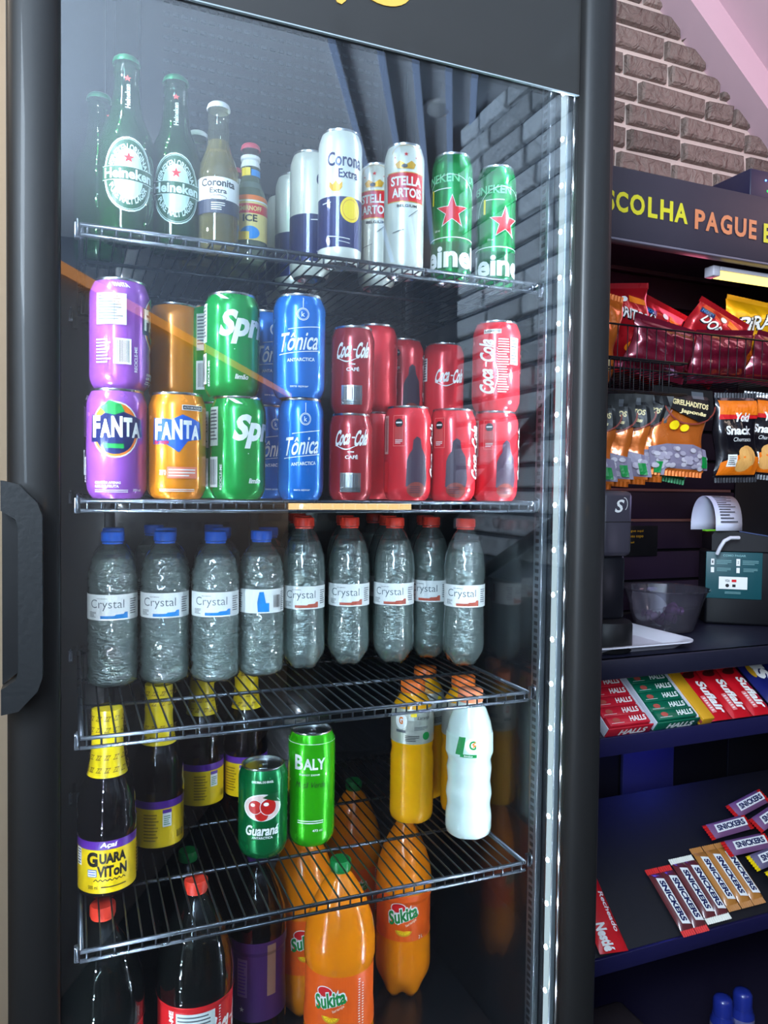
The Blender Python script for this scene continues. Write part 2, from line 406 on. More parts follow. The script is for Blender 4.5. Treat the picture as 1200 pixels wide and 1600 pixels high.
struct(MB().bbox((1.40, -1.19, 0), (1.60, .12, 1.12)).build('trim_5', darkw))  # dark cladding added so the lower part of the reflection stays dark
# stair handrail bars in front of the brick partition
for i, (z0, z1, nm) in enumerate(((-.10, .55, 'upper'), (-.42, .10, 'lower'))):
    t = thing('stair_rail', '%s dark slanted stair rail before the pale brick wall, mirrored at the LED strip' % nm, 'rail', (1.40, -1.1, 0), 0, 'slanted stair rails')
    MB().tube([(0, 0, Z(z0)), (0, 1.15, Z(z1))], .022, 10).build('bar', darkw, t)
    for k in (0, 1):
        y = .12+.9*k; zz = Z(z0+(z1-z0)*y/1.15)
        MB().tube([(0, y, zz), (.03, y, zz-.01), (.055, y, zz-.01)], .008, 8).build('bracket', steel, t)
# sloping stair soffit at the upper right
slope = -.3645/.4583
def soff(x): return 1.339+(x-1.452)*slope
pinkw = mat('soffit_paint', (208, 176, 186), .8, bump=.05, bscale=20)
b = MB(); b.prism([(1.2, Z(soff(1.2))), (2.9, Z(soff(2.9))), (2.9, Z(soff(2.9)+.16)), (1.2, Z(soff(1.2)+.16))], 1.60, 1.70)
struct(b.build('trim_3', pinkw))
b = MB(); b.prism([(1.2, Z(soff(1.2)+.10)), (2.9, Z(soff(2.9)+.10)), (2.9, Z(soff(2.9)+.3)), (1.2, Z(soff(1.2)+.3))], .9, 1.60)
struct(b.build('trim_4', pinkw))

# ================================================================== THE FRIDGE
UL, UR = -.032, .612
DF, DB = .835, 1.354
fr = thing('display_fridge', 'tall black glass-door drinks fridge lit by LED strips, full of cans and bottles', 'fridge', (0, 0, 0))
def fbox(n, a, b, m, c=.003, par=fr): return MB().bbox((a[0], a[1], Z(a[2])), (b[0], b[1], Z(b[2])), c).build(n, m, par)
TOP, BOT = .86, -.84
fbox('back_panel', (UL-.023, DB, BOT-.4), (UR+.02, DB+.04, TOP), black_in)
fbox('side_panel', (UL-.023, DF, BOT-.4), (UL, DB+.04, TOP), black_in)
fbox('side_panel', (UR, DF, BOT-.4), (UR+.016, DB+.04, TOP), black_in)
fbox('ceiling_panel', (UL, DF, TOP-.06), (UR, DB, TOP), black_in)
fbox('floor_panel', (UL, DF, BOT-.03), (UR, DB, BOT), black_in)
fbox('plinth', (UL-.023, DF, -1.44), (UR+.016, DB+.04, BOT-.40), blackm)
# evaporator cover with rows of slots
ev = fbox('evaporator_cover', (.10, DB-.05, .50), (.52, DB-.001, .795), mat('dark_grey_cover', (38, 42, 48), .35))
b = MB()
for r in range(13):
    for k in range(26):
        x = .135+k*.0146; z = .780-r*.019
        b.bbox((x, DB-.0525, Z(z)), (x+.0095, DB-.0495, Z(z+.0055)), .0008)
o = b.build('slots', mat('slot_glint', (60, 66, 76), .3), ev); o['kind'] = 'stuff'  # slots toned lighter than the cover to carry glints of light
# vertical seams and shelf standards
for x, y in ((.056, DB-.006), (.30, DB-.006), (.596, DB-.006)):
    sp = fbox('shelf_standard', (x-.008, y, BOT), (x+.008, DB, TOP-.07), mat('grey_standard', (34, 36, 40), .3, .6), .001)
st = fbox('shelf_standard', (UR-.010, .895, BOT), (UR-.001, .915, .78), mat('steel_standard', (110, 116, 122), .3, .8), .001)
b = MB()
for k in range(150): b.box((UR-.0106, .901, Z(BOT+.02+k*.0105)), (UR-.0098, .909, Z(BOT+.0255+k*.0105)))
o = b.build('standard_slots', ink, st); o['kind'] = 'stuff'
# LED strips in the front corners
led_m = glow('led_bead', (225, 240, 255), 2400)
bead = MB().lathe([(.0030, 0), (.0026, .0012), (.0012, .002)], 8, capb=True).mesh('diode', led_m, None)
for side, x, rz in (('right', .600, PI/2), ('left', -.024, -PI/2)):
    s = 1 if side == 'right' else -1
    ls = MB().bbox((x-.004, .846, Z(-.83)), (x+.004, .862, Z(.76)), .0015).build('led_strip', mat('led_profile', (170, 178, 182), .3, .5), fr)
    MB().bbox((x-s*.0042-.001, .849, Z(-.83)), (x-s*.0042+.001, .859, Z(.76)), .0004).build('strip_diffuser', glow('led_diffuser', (205, 225, 232), 1.15), ls)
    for k in range(26):
        d = ob('diode', bead, ls, (x-s*.0054, .854, Z(-.80+.06*k)))
        n = Vector((-1, .12, 0)) if s > 0 else Vector((1, .12, 0)); d.rotation_euler = n.to_track_quat('Z', 'Y').to_euler()
# door --------------------------------------------------------------
door = thing('door', '', '', (0, 0, 0)); del door['label'], door['category']; door.parent = fr
def stile(x0, x1, name, inner):
    # rounded front, thin inner edge; section in x,y
    w_ = x1-x0; pts = [(x0+(.016 if inner < 0 else 0), .832), (x0, .805), (x0, .80)]
    for i in range(13):
        a = PI*i/12; pts.append((x0+w_/2-w_*.5*math.cos(a)*.98, .80-.016*max(0, math.sin(a))**.6))
    pts += [(x1, .80), (x1, .805), (x1-(.016 if inner > 0 else 0), .832)]
    return MB().prism(pts, Z(-1.30), Z(.84), 'z').build(name, mat('door_frame_black', (25, 24, 24), .5, coat=.08, bump=.03, bscale=8), door, smooth_angle=math.radians(40))
stile(-.058, -.011, 'door_frame', 1); stile(.579, .629, 'door_frame', -1)
MB().bbox((-.011, .79, Z(.76)), (.579, .832, Z(.84)), .004).build('door_frame', blackm, door)
MB().bbox((-.011, .79, Z(-1.30)), (.579, .832, Z(-1.0)), .004).build('door_frame', blackm, door)
glass = thin('door_glass', tint=(246, 250, 252), body=(120, 130, 140), fac=.004, ior=1.5, rough=.004, boost=1.15, sheen=.07)
MB().box((-.011, .802, Z(-1.0)), (.579, .806, Z(.76))).build('glass_pane', glass, door)
hb = MB().box((-.011, .7985, Z(.488)), (.579, .8015, Z(.76))).build('header_band', mat('black_enamel_band', (40, 38, 36), .42, coat=.15), door)
MB().box((-.011, .7983, Z(.4868)), (.579, .8017, Z(.4882))).build('band_edge', mat('pale_edge', (150, 160, 165), .3), door)
g = mat('gold_lettering', (214, 165, 70), .4)
MB().prism([(.258, Z(.56)), (.259, Z(.53)), (.263, Z(.522)), (.268, Z(.521)), (.273, Z(.526)), (.276, Z(.534)), (.284, Z(.56))], .7972, .7984).build('gold_lettering', g, door)
pts = [(.317+.034*math.cos(a), Z(.556)+.024*math.sin(a)) for a in [PI+PI*i/14 for i in range(15)]]+[(.317+.024*math.cos(a), Z(.556)+.016*math.sin(a)) for a in [2*PI-PI*i/14 for i in range(15)]]
MB().prism(pts, .7972, .7984).build('gold_lettering', g, door)
# gasket with ribs
b = MB(); b.bbox((.597, .822, Z(-.99)), (.609, .834, Z(.76)), .002).build('gasket', mat('grey_gasket', (72, 74, 76), .6), door)
b = MB()
for k in range(340): b.box((.5965, .8215, Z(-.98+k*.005)), (.5975, .8335, Z(-.9775+k*.005)))
o = b.build('gasket_ribs', mat('pale_rib', (120, 122, 122), .5), door); o['kind'] = 'stuff'
# handle: a long grip with bevelled ends and a finger slot
hm = mat('handle_black', (30, 32, 34), .42, bump=.1, bscale=200)
b = MB()
b.prism([(-.060, Z(.002)), (-.046, Z(-.001)), (-.030, Z(-.018)), (-.026, Z(-.030)), (-.026, Z(-.178)), (-.030, Z(-.190)), (-.046, Z(-.207)), (-.060, Z(-.209)),
         (-.060, Z(-.186)), (-.048, Z(-.178)), (-.046, Z(-.170)), (-.046, Z(-.040)), (-.048, Z(-.033)), (-.060, Z(-.025))], .756, .784)
hd = b.build('handle', hm, door)
MB().prism([(-.060, Z(-.026)), (-.0465, Z(-.036)), (-.0465, Z(-.174)), (-.060, Z(-.185))], .772, .783).build('finger_slot', ink, hd)

# ------------------------------------------------------------------ wire shelves
def wire_mesh():
    return MB().tube([(0, .8785, -.012), (0, .8785, -.004), (0, .8805, -.0015), (0, .884, -.0012), (0, 1.337, -.0012)], .00115, 6).mesh('wire', wire_m)
WM = wire_mesh()
def cross_mesh(name, y, z, r): return MB().tube([(.007, y, z), (.575, y, z)], r, 8).mesh(name, wire_m)
SH = {1: .277, 2: -.016, 3: -.2735, 4: -.509}
names = {1: 'wire shelf carrying the beer bottles and tall cans', 2: 'wire shelf carrying the two-high soft drink cans',
         3: 'wire shelf carrying the clear water bottles', 4: 'wire shelf carrying yellow-label bottles and two green cans'}
shelf_cache = [cross_mesh('front_rail', .879, -.0025, .0025), cross_mesh('lower_rail', .879, -.013, .0022)]
cr = [cross_mesh('cross_rail', y, -.0050, .0024) for y in (1.012, 1.156, 1.335)]
side = MB().tube([(0, .879, -.0025), (0, 1.335, -.0025)], .0030, 8).mesh('side_rail', wire_m)
tie = MB().tube([(0, .879, -.0025), (0, .879, -.013)], .0016, 6).mesh('tie', wire_m)
clip = MB().bbox((-.003, -.002, -.016), (.003, .006, .001), .001).tube([(0, -.002, -.013), (.001, -.006, -.008), (0, -.007, .002), (0, -.001, .004)], .0013, 6).mesh('clip', wire_m)
for k, z in SH.items():
    t = thing('wire_shelf', 'chromed '+names[k], 'shelf', (0, 0, Z(z)), 0, 'wire shelves in the fridge')
    for me in shelf_cache+cr: ob(me.name.split('.')[0], me, t)
    for x in (.008, .574): ob('side_rail', side, t, (x, 0, 0))
    for x, y in ((.004, .884), (.588, .890), (-.004, 1.33), (.588, 1.33)): ob('clip', clip, t, (x, y, 0))
    nw = 39
    for i in range(nw): ob('wire', WM, t, (.014+i*(.554/(nw-1)), 0, 0))

# ------------------------------------------------------------------ cans
def can_parts(t, R, h, paint, prints=None, n=44, bottom=alu):
    k = R/.033
    prof = [(R*.80, .0), (R*.90, .004), (R*.975, .010), (R, .016), (R, h-.017), (R*.975, h-.0125), (R*.90, h-.006), (R*.86, h-.003)]
    MB().lathe([(R*.60, .005), (R*.74, .0), (R*.80, .0), (R*.84, .002)], n, capt=False).build('can_base', alu, t)
    MB().lathe(prof, n, capb=False, capt=False).build('can_body', paint, t)
    MB().lathe([(R*.86, h-.003), (R*.875, h-.0015), (R*.875, h-.0004), (R*.85, h), (R*.81, h-.0006), (R*.79, h-.0045), (R*.74, h-.0052), (R*.72, h-.0038)], n, capb=False).build('lid', alu, t)
    tab = MB().bbox((-.006, -.018, h-.0034), (.006, .001, h-.0022), .0006); tab.lathe([(.0025, h-.0038), (.0025, h-.0014)], 10)
    tab.build('pull_tab', alu, t)
    if prints: ob('print', print_mesh('print', prints, cyl_map(prof)), t)
    return prof
def paint(name, rgb, metal=.55, rough=.25): return mat(name, rgb, rough, metal, coat=.4)
def nutri(cx, cz, w, h, seed):
    L_ = [(s_rect(cx, cz, w, h), mat('panel_print', (205, 212, 200), .5))]
    rnd = random.Random(seed); L_.append((s_lines(cx, cz+h*.04, w*.86, h*.82, 9, seed=seed), grey)); L_.append((s_rect(cx+w*.12, cz, .0006, h*.8), grey)); return L_
def coke_script(cx, cz, w, h, m=white, rot=0, small=None):
    def wv(x, y): return x, y+.06*h*math.sin(x/w*6)
    L_ = [(s_text('Coca', cx-w*.26*math.cos(rot), cz-w*.26*math.sin(rot), w*.44, h, .25, .035, rot, wv), m), (s_text('Cola', cx+w*.27*math.cos(rot), cz+w*.27*math.sin(rot), w*.40, h, .25, .035, rot, wv), m)]
    sw = []
    for i in range(12):
        x0 = -w*.5+w*.62*i/12; x1 = -w*.5+w*.62*(i+1)/12
        def P(x): return (cx+x*math.cos(rot)-(-h*.62+h*.12*math.sin(x/w*9))*math.sin(rot), cz+x*math.sin(rot)+(-h*.62+h*.12*math.sin(x/w*9))*math.cos(rot))
        a, b_ = P(x0), P(x1); sw += s_line(a[0], a[1], b_[0], b_[1], h*.07*math.sin(PI*(i+.5)/12)+.0002)
    L_.append((sw, m)); L_.append((s_line(cx-w*.02*math.cos(rot), cz-w*.02*math.sin(rot), cx+w*.07*math.cos(rot), cz+w*.07*math.sin(rot), h*.09), m))
    return L_
def place(kind_proto, u, D, z, turn, label, group, tilt=None):
    """the first use takes the prototype itself, later ones a copy with its parts"""
    o = kind_proto['o']
    if kind_proto['used']: o = copy_tree(o)
    kind_proto['used'] = True
    o.location = (u, D, Z(z)); o.rotation_euler = (0, 0, -math.atan2(u, D)+turn)
    o['label'] = label
    if group: o['group'] = group
    return o
def proto(name, cat): return {'o': thing(name, '', cat), 'used': False}

# purple grape can: oval logo, word, small print, nutrition panel on the side
pu = paint('grape_purple', (158, 84, 186), .3); fp = proto('soda_can', 'can')
fanta_word = [(s_text('F', -.0225, .079, .0095, .024, 0, .05), white), (s_text('A', -.012, .077, .0115, .020, 0, .05), white), (s_text('N', .000, .079, .0115, .023, 0, .05), white), (s_text('T', .0115, .079, .0095, .021, 0, .05), white), (s_text('A', .021, .076, .0105, .017, 0, .05), white)]
def word_back(m): return [([[(-.030, .062), (-.029, .092), (-.006, .090), (.006, .096), (.028, .088), (.030, .069), (.012, .066), (.002, .053), (-.012, .062)]], m)]
leaf = [[(-.018, .100), (-.008, .108), (.004, .104), (.008, .096), (-.002, .092), (-.012, .094)]]
can_parts(fp['o'], .033, .122, pu, [(s_ell(-.002, .076, .027, .031), white), (s_ell(-.002, .076, .0255, .0295), orange), (s_ell(-.002, .073, .022, .024), navy)]+word_back(navy)+fanta_word+[(leaf, green), (s_rect(-.004, .058, .022, .005), green),
    (s_text('CONTÉM APENAS', -.010, .018, .028, .0035, 0, .03), white), (s_text('6,0% DE FRUTA', -.011, .0135, .026, .0035, 0, .03), white), (s_lines(-.006, .0085, .036, .004, 2), white), (s_text('350 ml', .022, .0095, .010, .003, 0, .02), white),
    (s_text('FANTA', -.052, .113, .016, .005, 0, .05), white)]+nutri(-.066, .086, .032, .034, 3)+[(s_lines(-.074, .040, .016, .028, 8, seed=8), white), (s_rect(-.054, .040, .018, .028), white), (s_bars(-.054, .040, .014, .024, 11, 4), grey), (s_text('RECICLE-ME', -.040, .032, .028, .0035, 0, .02, PI/2), white)])
# orange can
orc = paint('orange_can', (248, 146, 18), .3); fo = proto('soda_can', 'can')
can_parts(fo['o'], .033, .122, orc, word_back(blue)+[(x[0], x[1]) for x in fanta_word]+[(s_rect(.018, .104, .026, .006), white), (s_rect(.018, .104, .024, .0045), ink), (s_text('ALTO EM AÇÚCAR', .018, .104, .022, .003), white),
    (s_text('laranja', -.018, .064, .018, .006, .3, .02), red), (s_rect(.006, .030, .034, .013), mat('pinkish_panel', (235, 130, 100), .4)), (s_lines(.006, .030, .030, .010, 3), white), (s_text('zero', -.016, .030, .008, .006), white), (s_lines(.0, .010, .04, .004, 2), white)])
# green lemon-lime can
grc = paint('lime_green_can', (0, 158, 66), .35); sp_ = proto('soda_can', 'can')
can_parts(sp_['o'], .033, .122, grc, [(s_text('Sprite', .040, .080, .088, .040, .25, .045), white), (s_rect(.013, .054, .001, .001), white)]+nutri(-.034, .086, .018, .046, 5)+[(s_rect(-.034, .032, .018, .036), white), (s_bars(-.034, .032, .014, .030, 9, 8), grey),
    (s_text('RECICLE-ME', -.020, .026, .030, .0035, 0, .02, PI/2), white), (s_text('limão', .022, .022, .016, .006, .2, .03), white), ([[(-.012, .119), (-.004, .118), (.006, .112), (-.002, .1125)]], white)])
# blue tonic can
blc = paint('tonic_blue', (24, 116, 208), .35); to = proto('soda_can', 'can')
ton = lambda zs: [(s_ring(.006, .098*zs, .0075, .0075, .0008), white), (s_ring(.006, .098*zs, .006, .006, .0005), white), (s_text('k', .006, .098*zs, .004, .006), white), (s_rect(.006, .112*zs, .0008, .012), white),
    (s_text('Tônica', .002, .066*zs, .050, .022, .3, .012, .08), white), (s_line(-.012, .080*zs, .028, .085*zs, .0009), white), (s_line(-.024, .050*zs, .028, .056*zs, .0008), white), (s_text('ANTARCTICA', .004, .044*zs, .034, .0042, 0, .02, .06), white), (s_text('zero açúcar', .002, .012, .022, .003), white)]
can_parts(to['o'], .0325, .124, blc, ton(1)); to2 = proto('soda_can', 'can'); can_parts(to2['o'], .0285, .124, blc, [(([[(a*.9, b) for a, b in p] for p in s] if isinstance(s, list) else (s[0], [(a*.9, b) for a, b in s[1]], s[2])), m) for s, m in ton(1)])
# small coffee cola can
cc = paint('dark_red_can', (165, 40, 46), .3); cf = proto('soda_can', 'can')
can_parts(cf['o'], .0278, .109, cc, coke_script(.002, .078, .046, .020)+[(s_text('CAFÉ', .001, .054, .016, .0055, 0, .03), white), (s_rect(0, .060, .008, .0015), white), (s_rect(.000, .022, .026, .024), alu), (s_bars(.0, .024, .020, .016, 12, 9), grey), (s_lines(0, .0125, .022, .004, 2), grey)])
# red cola cans
rc = paint('cola_red_can', (226, 44, 54), .2); ck = proto('soda_can', 'can')
sil = mat('dark_figure_print', (70, 52, 66), .4)
can_parts(ck['o'], .0315, .123, rc, [(s_rect(-.010, .090, .0165, .040), mat('pale_red_print', (235, 120, 110), .35)), (s_rect(-.010, .090, .0150, .0385), rc), (s_ell(-.010, .100, .0055, .0055), ink), (s_rect(-.010, .1005, .008, .002), white), (s_rect(-.010, .086, .012, .018), mat('mid_red_print', (200, 70, 66), .35)), (s_lines(-.010, .076, .010, .006, 3), white),
    ([[(.000, .018), (.001, .052), (.004, .060), (.008, .066), (.009, .078), (.014, .083), (.019, .080), (.021, .068), (.027, .058), (.030, .030), (.028, .018)]], sil), (s_ell(.014, .014, .013, .010), mat('brown_print', (140, 60, 50), .4)), (s_lines(.014, .014, .018, .010, 4, seed=4), sil),
    (s_rect(-.030, .085, .008, .050), mat('silver_red_print', (210, 150, 140), .35)), (s_bars(-.030, .085, .006, .044, 4, 3), cc), (s_rect(-.030, .030, .008, .040), red)]+coke_script(.046, .066, .076, .020, white, PI/2))
ckb = proto('soda_can', 'can')
can_parts(ckb['o'], .033, .122, rc, coke_script(-.012, .060, .078, .022, white, PI/2)+[(s_rect(-.004, .106, .024, .006), mat('silver_print', (200, 190, 180), .3, .6)), (s_text('ALTO EM AÇÚCAR', -.004, .106, .021, .0036), ink), (s_lines(.012, .060, .016, .074, 22, seed=5), white), (s_rect(.028, .080, .014, .036), white), (s_lines(.028, .080, .012, .032, 8, seed=6), grey), (s_lines(.003, .06, .0012, .05, 14), white)]+coke_script(.075, .070, .05, .022))
# tall beer cans
ivory = paint('ivory_can', (225, 228, 215), .25, .3)
co = proto('beer_can', 'can')
sun = [(s_ell(.017, .063, .0135, .0155), yellow), (s_ring(.017, .063, .011, .0125, .001), gold)]
can_parts(co['o'], .0273, .162, ivory, [(s_rect(0, .0475, .1714, .061), navy), (s_text('Corona', .010, .123, .046, .017, 0, .02), navy), (s_text('Extra', .014, .106, .026, .011, 0, .02), navy),
    ([[(-.011, .090), (-.010, .096), (-.006, .092), (-.002, .097), (.002, .092), (.006, .096), (.006, .089), (.002, .084), (-.006, .084)]], gold)]+sun+[(s_line(-.020, .070, -.008, .071, .0012), white), (s_line(-.012, .030, .016, .027, .0010), white), (s_line(.002, .024, .016, .022, .0008), white)])
stc = proto('beer_can', 'can')
can_parts(stc['o'], .0262, .166, ivory, [(s_rect(.002, .108, .052, .036), red), ([[(-.024, .090), (-.026, .124), (-.020, .126)]], mat('dark_red_print', (150, 20, 30), .4)), (s_rect(.002, .0895, .052, .0010), gold), (s_rect(.002, .1265, .052, .0010), gold), (s_text('STELLA', .003, .1155, .042, .0120, 0, .03), white), (s_text('ARTOIS', .004, .1005, .040, .0120, 0, .03), white),
    (s_text('BELGIUM', .004, .084, .026, .0035, 0, .02), ink), (s_star(.002, .149, .003), red), ([[(-.012, .137), (-.009, .131), (.012, .131), (.015, .137), (.009, .141), (.002, .136), (-.006, .141)]], gold), (s_ell(.0, .134, .004, .0025), grey), (s_star(-.012, .145, .0015), red), (s_star(.015, .145, .0015), red), (s_ring(.002, .150, .018, .012, .0006, 18, 0, PI), gold),
    (s_line(-.014, .05, .0, .054, .0008), grey), (s_line(.006, .07, .018, .08, .0008), grey), (s_line(.018, .08, .024, .066, .0008), grey)])
gbc = paint('beer_green_can', (0, 150, 70), .6); hk = proto('beer_can', 'can')
dg = mat('dark_green_print', (8, 88, 45), .3, .4)
can_parts(hk['o'], .0272, .166, gbc, [(s_rect(0, .030, .1709, .036), dg), (s_ring(0, .048, .0855, .006, .0012, 40, 0, PI), white), (s_text('Heineken', .012, .029, .160, .030, 0, .035), white), (s_star(.002, .0865, .0235), white), (s_star(.002, .0865, .0215), red),
    (s_text('HEINEKEN', -.022, .131, .066, .011, 0, .02, .0), mat('pale_green_print', (120, 205, 150), .3)), (s_lines(-.014, .117, .03, .003, 1), white), (s_rect(-.027, .108, .003, .020), yellow), (s_text('ORIGINAL', .045, .131, .04, .010, 0, .02), mat('pale_green_print')), (s_text('330 ml', -.018, .063, .008, .003), white), (s_ring(0, .095, .038, .040, .0006, 30, 0, PI), white)])
tg = 'tall cans on the beer shelf'
z1 = SH[1]
place(hk, .472, .930, z1, -.05, 'tall green beer can with red star, between white-and-red can and its twin', tg)
place(hk, .546, .940, z1, .42, 'tall green beer can with red star, last can at the wall on top shelf', tg)
place(stc, .402, .930, z1, .0, 'tall white beer can with red label band, at front of the top shelf', tg)
place(stc, .392, 1.000, z1, -.25, 'white and red beer can half hidden behind its front twin', tg)
place(co, .310, .920, z1, -.12, 'large ivory and navy beer can with yellow sun, front of top shelf', tg)
place(co, .293, .992, z1, .75, 'ivory and navy beer can just behind the front navy one', tg)
place(co, .2925, 1.070, z1, 2.3, 'third ivory beer can of the navy row, showing a gold corner', tg)
place(co, .298, 1.150, z1, 2.9, 'fourth ivory beer can of the navy row, mostly hidden', tg)
place(co, .309, 1.250, z1, 3.6, 'farthest ivory beer can in the navy row, mostly hidden', tg)

z2 = SH[2]; cg = 'soft drink cans stacked two high'
place(fp, .046, .920, z2, 0, 'purple grape soda can, lower one of the corner stack, logo forward', cg)
place(fp, .049, .924, z2+.1222, 1.72, 'purple grape soda can on top of its twin, nutrition table forward', cg)
place(fo, .113, .922, z2, 0, 'orange soda can with blue word badge beside the purple can', cg)
place(fo, .121, 1.015, z2+.1222, 2.4, 'orange soda can in the second row, shaded, behind the front orange can', cg)
place(fo, .119, 1.012, z2, 2.0, 'orange soda can under the shaded one in second row', cg)
place(sp_, .185, .925, z2, -.02, 'green lemon-lime can at the shelf front, lower of its stack', cg)
place(sp_, .178, .931, z2+.1222, -.30, 'green lemon-lime can on top of its stack, large word forward', cg)
place(sp_, .170, 1.003, z2+.1222, .55, 'green lemon-lime can in second row, upper, only its edge shows', cg)
place(sp_, .174, 1.001, z2, .4, 'green lemon-lime can in second row, lower, hidden by the front one', cg)
place(to2, .263, .922, z2, .0, 'blue tonic can at the shelf front, lower and slimmer one', cg)
place(to, .259, .920, z2+.1242, -.05, 'large blue tonic can on top of the slim tonic can', cg)
place(to2, .239, 1.020, z2+.1242, .3, 'blue tonic can upper in second row, left half showing', cg)
place(to2, .241, 1.019, z2, .3, 'blue tonic can lower in second row behind the front tonic', cg)
place(cf, .329, .922, z2, .0, 'small dark red coffee cola can, lower of its stack', cg)
place(cf, .331, .924, z2+.1092, -.03, 'small dark red coffee cola can on top of its twin', cg)
place(ckb, .398, 1.02, z2+.1222, 2.2, 'red cola can in second row beside the coffee cola cans, upper', cg)
place(ckb, .396, 1.018, z2, 2.0, 'red cola can in second row, lower, behind the dark figure can', cg)
place(ck, .412, .930, z2, -.05, 'red cola can with dark figure print, beside the coffee cola cans', cg)
place(ck, .478, 1.10, z2+.1222, .0, 'red cola can upper in third row, above the dark figure cans', cg)
place(ck, .480, 1.098, z2, .2, 'red cola can lower in third row, hidden behind front cans', cg)
place(ck, .479, .930, z2, -.28, 'red cola can with dark figure print, middle of the three in front', cg)
place(ckb, .548, 1.10, z2+.1222, -1.9, 'pale reflecting red cola can upper in back row, word across', cg)
place(ckb, .550, 1.098, z2, -1.7, 'red cola can in back row under the pale reflecting one', cg)
place(ck, .546, .930, z2, .05, 'red cola can with dark figure print, at the wall under another can', cg)
place(ckb, .545, .930, z2+.1232, -.05, 'red cola can on top of the stack nearest the wall, upright script', cg)

z4 = SH[4]
ggc = paint('guarana_green', (0, 120, 62), .6); gu = proto('soda_can', 'can')
cherry = mat('cherry_print', (190, 30, 25), .3)
can_parts(gu['o'], .034, .124, ggc, [(s_text('ORIGINAL DO BRASIL', .0, .108, .030, .003, 0, .03), white), (s_ell(0, .073, .027, .0185), white), (s_ell(0, .073, .0255, .017), mat('pale_pink_print', (235, 205, 195), .35)), (s_ell(-.001, .063, .009, .008), cherry), (s_ell(-.010, .074, .010, .010), white), (s_ell(-.010, .074, .0093, .0093), cherry), (s_ell(.008, .074, .0115, .0115), white), (s_ell(.008, .074, .0107, .0107), cherry), (s_ell(-.013, .077, .003, .0022), white), (s_ell(.005, .078, .0035, .0025), white),
    ([[(.000, .087), (.010, .092), (.026, .092), (.020, .084), (.026, .078), (.014, .082)]], dg), (s_text('Guaraná', .0, .042, .046, .014, .15, .03), white), (s_text('ANTARCTICA', .0, .032, .028, .0032, 0, .02), white)])
place(gu, .246, 1.037, z4, -.02, 'dark green guarana can with red berries, before the bright green can', 'cans on the fourth shelf')
bgc = paint('neon_green_can', (60, 205, 20), .5); ba = proto('energy_drink_can', 'can')
can_parts(ba['o'], .0335, .162, bgc, [(s_text('B', -.018, .122, .013, .021, 0, .03), white), (s_text('ALY', .005, .120, .032, .016, 0, .03), white), (s_text('ENERGY DRINK', -.002, .105, .030, .0025), white), (s_text('Maçã Verde', .0, .090, .044, .010, .3, .0), ink), (s_lines(.0, .038, .038, .006, 2), white), (s_text('473 ml', .010, .026, .014, .0035), white), (s_rect(0, .148, .2, .0006), white)])
place(ba, .319, 1.046, z4, -.02, 'tall neon green energy drink can with white lettering on fourth shelf', 'cans on the fourth shelf')

# ------------------------------------------------------------------ bottles
def knurl(n=24, d=.02): return lambda a, z: 1+d*(1 if math.sin(a*n) > 0 else -1)
def pet(k, depth=.22, zt=.022):
    def f(a, z):
        if z > zt: return 1
        s_ = (1-z/zt); return 1-depth*s_*s_*(.5+.5*math.cos(k*a))
    return f
# glass beer bottles
ggl = thin('green_bottle_glass', tint=(110, 200, 120), body=(20, 130, 55), fac=.16, ior=1.5, boost=1.0, rough=.02, sheen=.02)
def beer(name, h, R, glassm, capm, layers, neckr=.0130, liquid=None, ls=.50, cap_h=.0075):
    p = proto(name, 'bottle'); t = p['o']
    prof = [(R*.86, 0), (R*.97, .003), (R, .008), (R, h*ls), (R*.96, h*(ls+.05)), (R*.83, h*(ls+.11)), (R*.64, h*(ls+.17)), (R*.53, h*(ls+.23)), (neckr*1.08, h*.82), (neckr*.95, h-.022), (neckr*1.08, h-.020), (neckr*1.08, h-.012), (neckr*.93, h-.010), (neckr*.93, h-.004)]
    MB().lathe(prof, 40).build('bottle_glass', glassm, t)
    if liquid:
        lp = [(r*.93, z+.003) for r, z in prof[:8]]; MB().lathe(lp, 32).build('drink', liquid, t)
    MB().lathe([(neckr*1.13, h-cap_h), (neckr*1.16, h-cap_h+.001), (neckr*1.08, h-.002), (neckr*.90, h)], 42, mod=lambda a, z: 1+(.035*math.cos(21*a) if z < h-.003 else 0), capb=False).build('crown_cap', capm, t)
    ob('label', print_mesh('label', layers, cyl_map(prof)), t); return p
pg = mat('label_green', (12, 78, 42), .35); pw = mat('pale_green_white', (215, 238, 226), .35)
zc = .066
hl = [(s_ell(0, zc, .0285, .041), pw), (s_ell(0, zc, .0272, .0395), pg), (s_ring(0, zc, .0262, .0385, .0005), pw), (s_ell(0, zc, .0165, .028), pw), (s_ell(0, zc, .0150, .0262), mat('palest_green', (196, 226, 212), .35)),
      (s_arc('HEINEKEN ORIGINAL', 0, zc-.004, .0214, 2.6, .0052, PI/2, .03, 1.55), pw), (s_arc('PURE MALT LAGER', 0, zc+.004, .0214, 2.2, .0052, -PI/2, .03, 1.55, True), pw),
      (s_rect(0, zc+.0005, .060, .0145), pg), (s_line(-.030, zc+.008, .030, zc+.008, .0006), pw), (s_line(-.030, zc-.007, .030, zc-.007, .0006), pw), (s_text('Heineken', 0, zc+.0005, .054, .0115, 0, .035), pw), (s_star(0, zc+.0175, .0062), red),
      (s_star(.0, .178, .0040), mat('coral_red', (235, 90, 80), .4)), (s_text('Heineken', .0, .157, .028, .0052, 0, .03, PI/2), pw)]
hb_ = beer('beer_bottle', .206, .0303, ggl, mat('green_cap', (30, 120, 75), .35, .4), hl, liquid=mat('dark_green_beer', (8, 52, 24), .08, trans=.0, coat=.4))
bg = 'glass bottles on the top shelf'
place(hb_, .056, .930, z1, .08, 'green glass beer bottle with oval label, in the corner of top shelf', bg)
